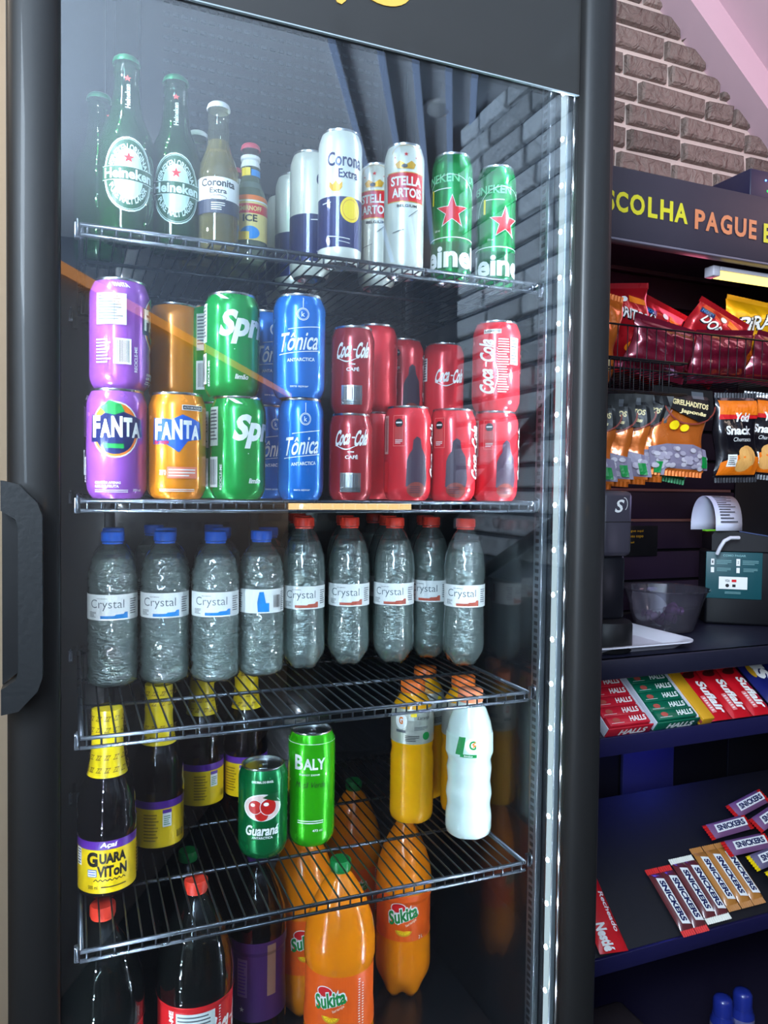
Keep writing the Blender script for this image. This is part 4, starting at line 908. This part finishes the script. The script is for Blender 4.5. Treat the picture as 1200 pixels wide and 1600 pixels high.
# snack packets: pillow with crimped ends
def pack(name, label, cat, w_, h_, t_, m, loc, rot, layers=None, group=None, jag=.0, seed=1, crimp=.010):
    t = thing(name, label, cat, loc, 0, group); t.rotation_euler = rot
    rnd = random.Random(seed); ph = [rnd.uniform(0, 6) for _ in range(6)]
    def th(x, z):
        u = 2*x/w_; v = 2*z/h_; e = max(0, 1-abs(u)**3.0); g_ = max(0, 1-abs(v*1.06)**4)
        wr = .10*math.sin(u*7+ph[0]+v*2)+.10*math.sin(v*9+ph[1])+.07*math.sin(u*13+v*11+ph[2])
        return t_*.5*(e**.5)*(g_**.7)*(1+wr)+.0006
    nx, nz = 18, 24; b = MB()
    for s in (-1, 1):
        k0 = len(b.v)
        for j in range(nz+1):
            for i in range(nx+1):
                x = -w_/2+w_*i/nx; z = -h_/2+h_*j/nz
                xx = x*(1-.05*(1-abs(2*z/h_)))+.004*math.sin(z*60+ph[3]); b.v.append((xx, s*th(x, z), z))
        for j in range(nz):
            for i in range(nx):
                q = [k0+j*(nx+1)+i, k0+j*(nx+1)+i+1, k0+(j+1)*(nx+1)+i+1, k0+(j+1)*(nx+1)+i]; b.face(q if s < 0 else q[::-1], True)
    b.build('packet', m, t)
    for s in (-1, 1):
        cr = MB(); n = 30
        for i in range(n+1):
            x = -w_/2+w_*i/n; zz = s*h_/2; o_ = .0010*(1 if i % 2 else -1)
            cr.v += [(x, o_, zz-s*.002), (x, o_, zz+s*crimp)]
        for i in range(n): cr.face([2*i, 2*i+2, 2*i+3, 2*i+1])
        cr.build('crimped_seal', m, t)
    if layers:
        def fm(x, z, off): return (x*(1-.05*(1-abs(2*z/h_)))+.004*math.sin(z*60+ph[3]), -th(x, z)-off*1.5-.0004, z)
        ob('print', print_mesh('print', layers, fm, .006, .006), t)
    return t
def foil(n, c, r=.28): return mat(n, c, r, .35, coat=.5, bump=.5, bscale=40)
redf = foil('red_foil', (178, 24, 34)); orf = foil('orange_foil', (205, 104, 34)); blf = foil('black_foil', (20, 18, 26)); ylf = foil('yellow_foil', (240, 180, 20)); winef = foil('wine_foil', (112, 18, 42))
cgp = 'chip packets in the wire basket'
dor = [(s_text('DORITOS', .005, .026, .100, .024, .2, .05, -.3), ink), (s_text('DORITOS', .004, .028, .096, .022, .2, .02, -.3), white), ([[(.015, .062), (.055, .050), (.055, .040), (.012, .050)]], orange), (s_rect(-.040, .052, .034, .010), navy), (s_text('NOVO', -.040, .052, .026, .006), sky), (s_ell(.0, .055, .008, .005), white), (s_ell(.02, -.035, .022, .012), orange), (s_ell(.024, -.036, .012, .006), yellow)]
pack('chip_packet', 'red chip packet with white lettering, tallest at the start of the basket', 'packet', .135, .150, .040, redf, (.995, 1.225, Z(.320)), (.15, -.12, .0), dor, cgp, seed=1)
pack('chip_packet', 'red chip packet slumped behind the black white lettering one', 'packet', .13, .14, .040, redf, (1.115, 1.275, Z(.312)), (.3, .25, .1), dor, cgp, seed=2)
pack('chip_packet', 'crumpled red chip packet in the middle of the basket', 'packet', .13, .13, .040, redf, (1.215, 1.225, Z(.308)), (.35, .4, -.1), dor, cgp, seed=3)
pack('chip_packet', 'wine red chip packet lying low at the basket front', 'packet', .15, .085, .04, winef, (1.04, 1.162, Z(.272)), (.2, .15, 0), None, cgp, seed=4)
pack('chip_packet', 'wine red chip packet lying low, second along the front', 'packet', .15, .085, .04, winef, (1.195, 1.165, Z(.270)), (.3, -.08, 0), None, cgp, seed=5)
pack('chip_packet', 'wine red chip packet lying low under the yellow packet', 'packet', .15, .085, .04, winef, (1.348, 1.166, Z(.272)), (.3, .1, 0), None, cgp, seed=6)
pack('chip_packet', 'red chip packet in the back of the basket at the fridge side', 'packet', .12, .13, .04, redf, (.925, 1.30, Z(.325)), (.1, .3, 0), [(s_rect(.02, .02, .03, .012), navy)], cgp, seed=7)
pack('chip_packet', 'orange corn snack packet beside the fridge, bulging from its basket', 'packet', .11, .17, .05, orf, (.880, 1.165, Z(.272)), (.1, .12, 0), [(s_ell(-.002, .03, .020, .022), ink), (s_text('OS', -.002, .03, .030, .030, 0, .03), yellow), (s_ell(.015, -.035, .022, .018), mat('cream_print', (240, 220, 160), .4)), (s_ell(-.025, -.060, .025, .018), yellow), (s_ell(.02, -.015, .012, .006), green), (s_rect(-.01, .002, .02, .01), mat('brown_print'))], None, seed=8)
pack('chip_packet', 'yellow chip packet with dark edged white letters at picture edge', 'packet', .13, .15, .05, ylf, (1.325, 1.225, Z(.325)), (.1, .1, -.1), [(s_text('PiRA', .0, .034, .09, .032, .2, .06, .25), ink), (s_text('PiRA', .0, .034, .087, .030, .2, .02, .25), white), (s_ell(.0, -.04, .03, .02), orange)], None, seed=9)
# hanging snack packets, second row
mauve = mat('mauve_grey_print', (170, 160, 175), .4); cream = mat('cream_print', (240, 220, 160), .4)
def peanut(seed): 
    rnd = random.Random(seed)
    L_ = [([[(-.065, -.070), (.065, -.070), (.065, -.030), (.03, -.022), (-.03, -.024), (-.065, -.032)]], mat('grey_nut_print', (135, 125, 145), .4))]
    for i in range(46): L_.append((s_ell(rnd.uniform(-.058, .058), rnd.uniform(-.068, -.032), .0062, .0045, 10), mauve if i % 2 else mat('pale_nut_print', (196, 188, 196), .4)))
    L_ += [([[(-.065, .085), (.065, .085), (.065, .030), (.03, .022), (-.01, .034), (-.065, .055)]], ink), (s_ring(.01, .055, .06, .040, .003, 24, PI+.2, 2*PI), mat('brown_print')), (s_text('GRELHADITOS', .010, .055, .080, .011, .2, .04, -.08), cream), (s_text('Japonês', .014, .038, .060, .010, .2, .04, -.08), cream), (s_ell(-.022, .012, .011, .009), yellow), (s_ell(.002, .008, .009, .007), yellow), (s_rect(.03, .073, .026, .014), grey), (s_rect(.052, -.055, .014, .022), green)]
    return L_
pgp = 'orange peanut packets hanging in the second row'
for i, (u, y, z, rz, lab) in enumerate(((1.09, 1.16, .115, -.15, 'big orange and black peanut packet at the front of the hanging row'), (1.020, 1.205, .105, -.85, 'orange peanut packet turned edgewise behind the big front one'), (.980, 1.205, .10, -.85, 'third orange peanut packet edgewise in the hanging row'),
                                        (.940, 1.205, .095, -.85, 'fourth orange peanut packet, near the fridge frame'), (.900, 1.205, .09, -.85, 'fifth orange peanut packet, closest to the fridge frame'))):
    pack('peanut_packet', lab, 'packet', .114, .150, .018, orf, (u, y, Z(z)), (.02, .05, rz), peanut(20+i), pgp, seed=20+i)
pack('peanut_packet', 'green and red packet peeking below the front peanut packet', 'packet', .10, .12, .025, foil('green_foil', (20, 110, 60)), (1.10, 1.20, Z(.09)), (0, .15, -.1), [(s_rect(.02, -.045, .05, .02), mat('brown_print'))], None, seed=30)
def snack(): return [(s_rect(0, .060, .09, .030), orange), ([[(-.045, .046), (.045, .044), (.045, .038), (-.045, .036)]], red), (s_text('Yoki', .005, .040, .034, .018, 0, .04), white), (s_text('Snack', .0, .014, .060, .018, 0, .04), white), (s_text('Churrasco', .008, -.004, .040, .008, .2, 0), white), ([[(-.045, -.075), (.045, -.075), (.045, -.040), (.0, -.032), (-.045, -.050)]], orange), (s_ell(.014, -.038, .020, .022, 14), mat('crisp_print', (225, 165, 90), .4)), (s_ell(.004, -.055, .018, .014, 12), mat('crisp_print')), (s_rect(-.022, -.046, .022, .024), white), (s_lines(-.022, -.046, .018, .018, 5), ink), (s_rect(-.022, -.031, .022, .004), ink)]
pack('snack_packet', 'black and orange crisp snack packet hanging beside the peanut packets', 'packet', .100, .160, .030, blf, (1.235, 1.16, Z(.110)), (.0, -.03, -.15), snack(), 'black snack packets', seed=31)
pack('snack_packet', 'second black and orange snack packet, cut by the picture edge', 'packet', .100, .160, .030, blf, (1.330, 1.18, Z(.118)), (.0, .08, -.3), snack(), 'black snack packets', seed=32)
pack('snack_packet', 'narrow pale yellow packet hanging lowest against the fridge frame', 'packet', .09, .135, .025, foil('pale_yellow_foil', (215, 195, 120)), (.868, 1.16, Z(.020)), (0, 0, -.1), [(s_rect(0, .045, .09, .04), purple), (s_ell(.01, .01, .014, .012), ink), (s_text('do', .01, .01, .018, .014), yellow), (s_ell(-.01, -.04, .02, .012), green)], None, seed=33)
# hooks for the hanging rows
for x, nm in ((.95, 'nearest the fridge'), (1.09, 'over the front peanut packet'), (1.235, 'over the black snack packet')):
    t = thing('display_hook', 'dark metal display hook '+nm, 'hook', (x, YB-.002, Z(.198)), 0, 'display hooks')
    MB().tube([(0, 0, 0), (0, -.30, 0), (0, -.315, .012)], .0025, 8).build('prong', mat('black_wire'), t)
    MB().bbox((-.012, -.003, -.014), (.012, .001, .014), .001).build('back_plate', mat('black_wire'), t)

# items on the counter ---------------------------------------------
zc0 = -.3015
t = thing('serving_tray', 'white shallow tray under the dark dispenser on the counter', 'tray', (.985, 1.26, Z(zc0)))
def rrect(w_, d_, r, z, n=6):
    out = []
    for cx, cy, a0 in ((w_/2-r, d_/2-r, 0), (-w_/2+r, d_/2-r, PI/2), (-w_/2+r, -d_/2+r, PI), (w_/2-r, -d_/2+r, 3*PI/2)):
        for i in range(n+1): a = a0+PI/2*i/n; out.append((cx+r*math.cos(a), cy+r*math.sin(a), z))
    return out
b = MB(); rings = [rrect(.20, .235, .02, .001), rrect(.24, .275, .035, .016), rrect(.262, .297, .04, .017), rrect(.262, .297, .04, .0145), rrect(.244, .279, .035, .0135), rrect(.206, .241, .02, -.0)]
k0 = 0
for rg_ in rings: b.v += rg_
nn = len(rings[0])
for j in range(len(rings)-1):
    for i in range(nn): b.face([j*nn+i, (j+1)*nn+i, (j+1)*nn+(i+1) % nn, j*nn+(i+1) % nn][::-1], True)
b.face(list(range(nn)))
b.build('tray_body', mat('white_plastic', (225, 222, 230), .4), t)
t = thing('cup_dispenser', 'dark upright dispenser with a white curl emblem, standing on the tray', 'dispenser', (.932, 1.170, Z(zc0+.0015)))
MB().lathe([(.047, 0), (.050, .004), (.050, .050), (.047, .056), (.030, .060)], 36).build('foot', mat('black_rubber', (14, 14, 16), .5), t)
MB().bbox((-.030, -.020, .058), (.030, .035, .180), .008).build('column', mat('dispenser_black', (20, 20, 26), .35), t)
MB().bbox((-.034, -.032, .178), (.034, .045, .300), .010).build('head', mat('dispenser_grey', (66, 62, 72), .35), t)
MB().bbox((-.0345, -.0325, .242), (.0345, .0455, .2435), .0004).build('seam', ink, t)
ob('emblem', print_mesh('emblem', [(s_text('S', .002, .272, .017, .024, .3, .02), white), (s_ring(.012, .276, .008, .012, .0012, 16, -1.2, 1.7), white)], lambda x, z, off: (x, -.0322-off, z), .02), t)
t = thing('serving_bowl', 'clear plastic bowl with wrapped purple sweets beside the tray', 'bowl', (1.193, 1.30, Z(zc0)))
MB().lathe([(.040, .0005), (.060, .004), (.069, .030), (.079, .066), (.088, .088), (.094, .091), (.094, .093), (.087, .091), (.077, .066), (.067, .032), (.058, .008)], 48).build('bowl_body', thin('bowl_plastic', tint=(225, 225, 232), body=(170, 165, 175), fac=.12, ior=1.5, boost=1.8, rough=.05, bump=.5, bscale=14, sheen=.02), t)
for i in range(9):
    a = i*2.4; rr = .010+.030*((i*37) % 10)/10
    p = (1.193+rr*math.cos(a), 1.30+rr*math.sin(a), Z(zc0+.020+.012*(i % 3)))
    b = MB().lathe([(.002, -.018), (.010, -.014), (.003, -.009), (.009, -.005), (.010, .005), (.003, .009), (.010, .014), (.002, .018)], 12)
    o = b.build('wrapped_sweet', mat('purple_wrap', (110, 60, 110), .3, .3)); o.location = p; o.rotation_euler = (1.3, a, i)
    tag(o, 'small purple wrapped sweet lying in the clear bowl', 'sweet', 'wrapped sweets in the bowl')
t = thing('payment_stand', 'dark payment terminal stand with a green instruction card on its front', 'payment stand', (1.338, 1.33, Z(zc0+.0005)), -.61)
MB().bbox((.0, .0, 0), (.17, .09, .168), .006).build('stand_body', mat('terminal_black', (14, 14, 18), .4), t)
b = MB(); b.prism([(.012, .168), (.012, .204), (.026, .218), (.22, .188), (.22, .168)], .0, .12); b.build('terminal', mat('terminal_black'), t)
b = MB(); b.prism([(.07, .2120), (.07, .2140), (.215, .1915), (.215, .1895)], .002, .11); b.build('screen', mat('terminal_screen', (70, 84, 120), .2), t)
cdm = mat('teal_card', (16, 74, 80), .45)
cd = MB().bbox((.0, -.004, .060), (.119, -.0005, .166), .001).build('instruction_card', cdm, t)
tl_ = mat('pale_teal_print', (120, 165, 165), .5)
cl2 = [(s_text('COMO PAGAR', .060, .158, .048, .005, 0, .03), tl_), (s_rect(.014, .143, .007, .014), white), (s_rect(.014, .125, .007, .012), white), (s_rect(.068, .143, .008, .016), white), (s_rect(.068, .125, .007, .012), white), (s_text('1', .014, .143, .0025, .006), ink), (s_text('2', .068, .143, .0025, .006), ink), (s_lines(.038, .143, .032, .011, 3), tl_), (s_lines(.038, .126, .030, .009, 3), tl_), (s_lines(.094, .143, .034, .011, 3), tl_), (s_lines(.094, .126, .030, .009, 3), tl_),
       (s_rect(.058, .096, .060, .028), white), (s_text('VISA', .046, .101, .010, .006), ink), (s_rect(.060, .101, .010, .006), red), (s_ell(.046, .090, .004, .004), ink), (s_rect(.060, .090, .007, .006), ink), (s_lines(.058, .074, .034, .006, 2), tl_)]
ob('card_print', print_mesh('card_print', cl2, lambda x, z, off: (x, -.0042-off, z), .05), cd)
# receipt: a ribbon of paper arching over
rp = MB(); n = 26; WV = Vector((.068, -.010, .0))
def rpt(i):
    a = PI*i/n; q = (1-math.cos(a))/2
    return Vector((.015*q, -.060*q, .219+.078*max(0, math.sin(a))**.75))
for i in range(n+1):
    p = rpt(i); rp.v += [tuple(p), tuple(p+WV)]
for i in range(n): rp.face([2*i, 2*i+2, 2*i+3, 2*i+1], True)
o = rp.build('receipt', mat('thermal_paper', (220, 222, 235), .6)); o.location = (1.320, 1.36, Z(zc0)-.004)
sol = o.modifiers.new('s', 'SOLIDIFY'); sol.thickness = .0004
tag(o, 'white printed receipt curling in an arch above the payment stand', 'receipt')
rl = []
def rmap(x, z, off):
    i = n*x; j = min(int(i), n-1); p = rpt(j).lerp(rpt(j+1), i-j); d = (rpt(j+1)-rpt(j)).normalized(); nn_ = d.cross(WV.normalized())
    if nn_.z < 0 and x < .9 or nn_.y > 0 and x > .6: nn_ = -nn_
    return tuple(p+WV*z+nn_*(.0008+off*3))
for k in range(13): rl.append(([[(.58+k*.030, .14), (.58+(k+.4)*.030, .14), (.58+(k+.4)*.030, .5+.36*((k*7) % 5)/5), (.58+k*.030, .5+.36*((k*7) % 5)/5)]], grey if k else ink))
ob('receipt_print', print_mesh('receipt_print', rl, rmap, .02), o)
t = thing('green_marker', 'flat bright green strip at the foot of the curled receipt', 'strip', (1.322, 1.315, Z(zc0+.213)))
MB().bbox((.0, .0, 0), (.060, .012, .004), .001).build('strip', mat('bright_green', (110, 190, 40), .4), t)
b = MB().tube([(1.330, 1.290, Z(-.138)), (1.331, 1.282, Z(-.122)), (1.338, 1.278, Z(-.108)), (1.352, 1.275, Z(-.101)), (1.375, 1.272, Z(-.101))], .0042, 10)
tag(b.build('cable', mat('white_cable', (215, 215, 220), .4)), 'short white cable hooking over the green instruction card', 'cable')
t = thing('wall_sticker', 'small dark notice with yellow lines on the slatted wall behind dispenser', 'notice', (1.245, YB-.006, Z(-.12)))
MB().bbox((-.02, 0, -.04), (.10, .002, .035), .0005).build('sheet', ink, t)
ob('lines', print_mesh('lines', [(s_text('Pegue aqui', .03, .022, .050, .007), gold), (s_text('o seu copo', .03, .008, .050, .007), gold), (s_text('aqui', .015, -.006, .024, .006), gold)], lambda x, z, off: (x, -off, z), .1), t)

# sweets on the upper sloping shelf ---------------------------------
def flat_on(f, cx, s0, n0, rot=0):
    """maps a local layout (x across, s up slope) onto a sloping shelf"""
    def g_(x, s, n): 
        X = cx+x*math.cos(rot)-s*math.sin(rot); S = s0+x*math.sin(rot)+s*math.cos(rot); return f(X, S, n0+n)
    return g_
def sweet_stick(f, cx, s0, n0, w_, d_, hh, m, txt, tm, name, label, cat, group, tx=.05, extra=None):
    g_ = flat_on(f, cx, s0, n0); t = thing(name, label, cat, (0, 0, 0), 0, group)
    c = g_(0, 0, 0); t.location = c
    b = MB().bbox((-w_/2, -d_/2, 0), (w_/2, d_/2, hh), .0015); b.v = [tuple(Vector(g_(*v))-Vector(c)) for v in b.v]; b.build('wrapper', m, t)
    L_ = [(s_text(txt, tx, 0, w_*.40, d_*.55, .2, .03), tm)]+(extra or [])
    ob('print', print_mesh('print', L_, lambda x, z, off: tuple(Vector(g_(x, z, hh+off))-Vector(c)), .2), t)
    return t
hred = mat('menthol_red', (196, 30, 48), .3, coat=.4); hgrn = mat('menthol_green', (10, 95, 70), .3, coat=.4)
card = mat('pale_card', (195, 195, 205), .6)
for cx, m, nm, top in ((.930, hred, 'red', 'red'), (1.040, hgrn, 'green', 'green')):
    t = thing('display_carton', 'open pale carton holding %s menthol sticks on upper sloping shelf' % nm, 'carton', S1(cx, 0, 0))
    c = Vector(S1(cx, 0, 0))
    def part(a, b_, n_, m_):
        q = MB().bbox(a, b_, .0008); q.v = [tuple(Vector(S1(cx+v[0], v[1], v[2]))-c) for v in q.v]; return q.build(n_, m_, t)
    part((-.048, .004, 0), (.048, .168, .002), 'base', card); part((-.050, .002, 0), (-.048, .170, .022), 'side_wall', card); part((.048, .002, 0), (.050, .170, .022), 'side_wall', card)
    if nm == 'green': part((.050, .01, .0), (.066, .172, .016), 'end_wall', card)
    part((-.048, .168, 0), (.048, .170, .022), 'end_wall', card)
    fw = part((-.050, -.001, 0), (.050, .0015, .024), 'front_wall', m)
    ob('print', print_mesh('print', [(s_text('HALLS', .008, .012, .060, .014, .2, .04), white)], lambda x, z, off: tuple(Vector(S1(cx+x, -.001-off, z))-c), .2), t)
    for k in range(6):
        s0 = .014+k*.0225; bot = ['at the front', 'second from the front', 'third from the front', 'fourth from the front', 'fifth from the front', 'last at the back'][k]
        sweet_stick(S1, cx, s0+.001, .0025+(.004 if k == 0 else 0), .090, .0215, .020, m, 'HALLS', white, 'menthol_stick', '%s menthol sweet stick, %s of its carton' % (nm, bot), 'sweets', nm+' menthol sticks', .022,
                    [(s_ell(-.026, 0, .008, .005), mat('leaf_print', (180, 80, 70) if nm == 'red' else (120, 190, 150), .4)), (s_line(-.04, -.006, -.012, -.006, .0008), white)])
# gold box edge and chocolate packs
t = thing('gold_carton', 'gold cardboard carton showing along the red chocolate packs', 'carton', S1(1.115, .08, 0))
c = Vector(S1(1.115, .08, 0)); q = MB().bbox((-.016, -.082, .0005), (.012, .085, .020), .001); q.v = [tuple(Vector(S1(1.115+v[0], .08+v[1], v[2]))-c) for v in q.v]; q.build('carton_body', mat('gold_card', (206, 150, 30), .4), t)
q = MB().bbox((-.0165, -.0825, .007), (-.0155, .0, .014), .0002); q.v = [tuple(Vector(S1(1.115+v[0], .08+v[1], v[2]))-c) for v in q.v]; q.build('carton_print', mat('brown_print'), t)
chr_ = mat('chocolate_red', (188, 16, 30), .3, coat=.5, bump=.3, bscale=60)
def slab(f, cx, s0, n0, w_, d_, hh, m, layers, name, label, cat, group, rot=0, ends=False, endm=None):
    g_ = flat_on(f, cx, s0, n0, rot); c = Vector(g_(0, 0, 0)); t = thing(name, label, cat, c, 0, group)
    def loc(v): return tuple(Vector(g_(*v))-c)
    b = MB()
    nx, ny = 8, 10
    for s in (0, 1):
        k0 = len(b.v)
        for j in range(ny+1):
            for i in range(nx+1):
                u, v = i/nx*2-1, j/ny*2-1
                e = (max(0, 1-abs(u)**4)**.5)*(max(0, 1-abs(v)**10)**.5 if ends else max(0, 1-abs(v)**8)**.5)
                b.v.append(loc((u*w_/2, v*d_/2, hh*(.5+(.5 if s else -.5)*e)+.0003)))
        for j in range(ny):
            for i in range(nx):
                q = [k0+j*(nx+1)+i, k0+j*(nx+1)+i+1, k0+(j+1)*(nx+1)+i+1, k0+(j+1)*(nx+1)+i]; b.face(q if s else q[::-1], True)
    b.build('wrapper', m, t)
    if ends:
        for sg in (-1, 1):
            q = MB(); n_ = 12; 
            for i in range(n_+1):
                x = -w_/2+w_*i/n_; z = hh*.5+.0012*(1 if i % 2 else -1)
                q.v += [loc((x, sg*(d_/2-.001), z)), loc((x, sg*(d_/2+.011), z))]
            for i in range(n_): q.face([2*i, 2*i+2, 2*i+3, 2*i+1])
            q.build('crimped_end', endm or m, t)
    def top(x, z, off):
        u = min(1, abs(2*x/w_)); return loc((x, z, hh*(.5+.5*max(0, 1-u**4)**.5)+.0006+off))
    ob('print', print_mesh('print', layers, top, .006), t); return t
for i, cx in enumerate((1.150, 1.203, 1.256)):
    slab(S1, cx, .076, .001, .052, .158, .018, chr_, [(s_text('Suflair', .006, -.030, .078, .022, .15, .04, -PI/2), white), (s_rect(-.013, -.046, .010, .040), mat('rose_print', (225, 130, 130), .4)), (s_lines(-.013, -.046, .006, .034, 6), white), (s_ell(-.008, .026, .014, .008), mat('cocoa_print', (70, 16, 16), .4)), (s_ell(.004, .034, .006, .006), mat('cocoa_print')), (s_rect(-.006, .062, .018, .006), white), (s_rect(-.006, .056, .010, .004), green)],
         'chocolate_pack', '%s red chocolate pack of the three between gold carton and navy boxes' % ('first', 'middle', 'last')[i], 'chocolate', 'red chocolate packs')
nvf = mat('navy_wrap', (22, 28, 92), .3, coat=.4)
for i, cx in enumerate((1.322, 1.395)):
    slab(S1, cx, .084, .001, .068, .165, .024, nvf, [(s_text('BIS', .0, .020, .070, .036, .1, .06, -PI/2), white), (s_ell(-.022, .010, .006, .018), gold), (s_lines(.0, -.050, .040, .020, 3), mat('pale_blue_print', (150, 170, 220), .4)), (s_rect(.010, -.044, .020, .022), gold)],
         'wafer_box', '%s navy wafer box with white letters at the picture edge' % ('first', 'second')[i], 'box', 'navy wafer boxes')

# chocolate bars on the lower sloping shelf --------------------------
def bar_print(m):
    return [([[(-.009, -.046), (.009, -.050), (.009, .040), (-.009, .044)]], white), (s_text('SNICKERS', .0, -.003, .080, .0125, .1, .05, -PI/2), navy)]
brw = mat('cocoa_wrap', (98, 42, 46), .35, coat=.4, bump=.3, bscale=50); car = mat('caramel_wrap', (176, 116, 52), .35, coat=.4, bump=.3, bscale=50)
redw = mat('red_wrap_end', (205, 34, 34), .35); whw = mat('white_wrap_end', (222, 220, 208), .4); yw = mat('yellow_wrap', (236, 190, 40), .35)
bars = [(1.085, 'red', brw, redw), (1.118, 'red', brw, redw), (1.153, 'white', brw, whw), (1.183, 'white', brw, whw), (1.218, 'caramel', car, car), (1.252, 'caramel', car, car), (1.285, 'caramel', car, car)]
cnt = {}
for i, (cx, nm, m, em) in enumerate(bars):
    cnt[nm] = cnt.get(nm, 0)+1
    up = {'red': 0, 'white': .010, 'caramel': .022}[nm]
    slab(S2, cx, .062+up, .001, .032, .112, .016, m, bar_print(m), 'chocolate_bar', '%s chocolate bar with %s wrapper ends, upright in the row' % (('first', 'second', 'third')[cnt[nm]-1], nm), 'chocolate bar', 'chocolate bars in a row', ends=True, endm=em)
    if nm == 'caramel': pass
for i, (cx, s0, n0, nm, m, em) in enumerate(((1.335, .128, .018, 'red ended', mat('mauve_wrap', (120, 80, 120), .35), redw), (1.318, .172, .018, 'red ended', mat('mauve_wrap'), redw), (1.375, .095, .017, 'yellow ended', mat('slate_wrap', (100, 92, 120), .35), yw), (1.395, .060, .016, 'yellow ended', mat('slate_wrap'), yw), (1.415, .215, .016, 'red ended', mat('mauve_wrap'), redw), (1.435, .172, .03, 'red ended', mat('mauve_wrap'), redw))):
    slab(S2, cx, s0, n0, .034, .105, .015, m, bar_print(m), 'chocolate_bar', '%s %s chocolate bar lying crosswise behind the upright row' % (('first', 'second', 'third', 'fourth', 'fifth', 'sixth')[i], nm), 'chocolate bar', 'crosswise chocolate bars', rot=PI/2+.05*i, ends=True, endm=em)
slab(S2, .917, .075, .001, .060, .150, .018, mat('bright_red_wrap', (206, 26, 34), .3, coat=.4), [(s_text('Nestlé', -.012, -.050, .050, .022, 0, .05, -PI/2), white), (s_text('Recheado', .018, -.006, .075, .010, .1, .02, -PI/2), white), (s_rect(.0, .066, .05, .016), mat('teal_print', (20, 110, 120), .4))],
     'biscuit_pack', 'red biscuit pack with white lettering against the fridge frame', 'biscuits', None, rot=-.1)
# bottom of the unit
for x, lab in ((1.245, 'dark blue capped bottle on the bottom board, first of two'), (1.300, 'dark blue capped bottle on the bottom board, second of two')):
    t = thing('blue_bottle', lab, 'bottle', (x, 1.16, Z(-1.14)), 0, 'blue bottles')
    bm_ = mat('deep_blue_plastic', (30, 44, 130), .3, coat=.4)
    MB().lathe([(.022, 0), (.024, .004), (.024, .050), (.020, .058), (.020, .062)], 30).build('bottle_body', bm_, t)
    MB().lathe([(.019, .062), (.019, .090), (.015, .097), (.008, .099)], 30).build('cap', bm_, t)
    MB().lathe([(.0243, .015), (.0243, .045)], 30, capb=False, capt=False).build('label', mat('grey_blue_label', (110, 110, 150), .4), t)
b = MB().bbox((.90, 1.12, Z(-1.139)), (1.03, 1.22, Z(-1.03)), .012)
tag(b.build('dark_box', mat('brown_black_box', (44, 36, 38), .5, bump=.3)), 'dark brownish box on the bottom board beside the fridge', 'box')
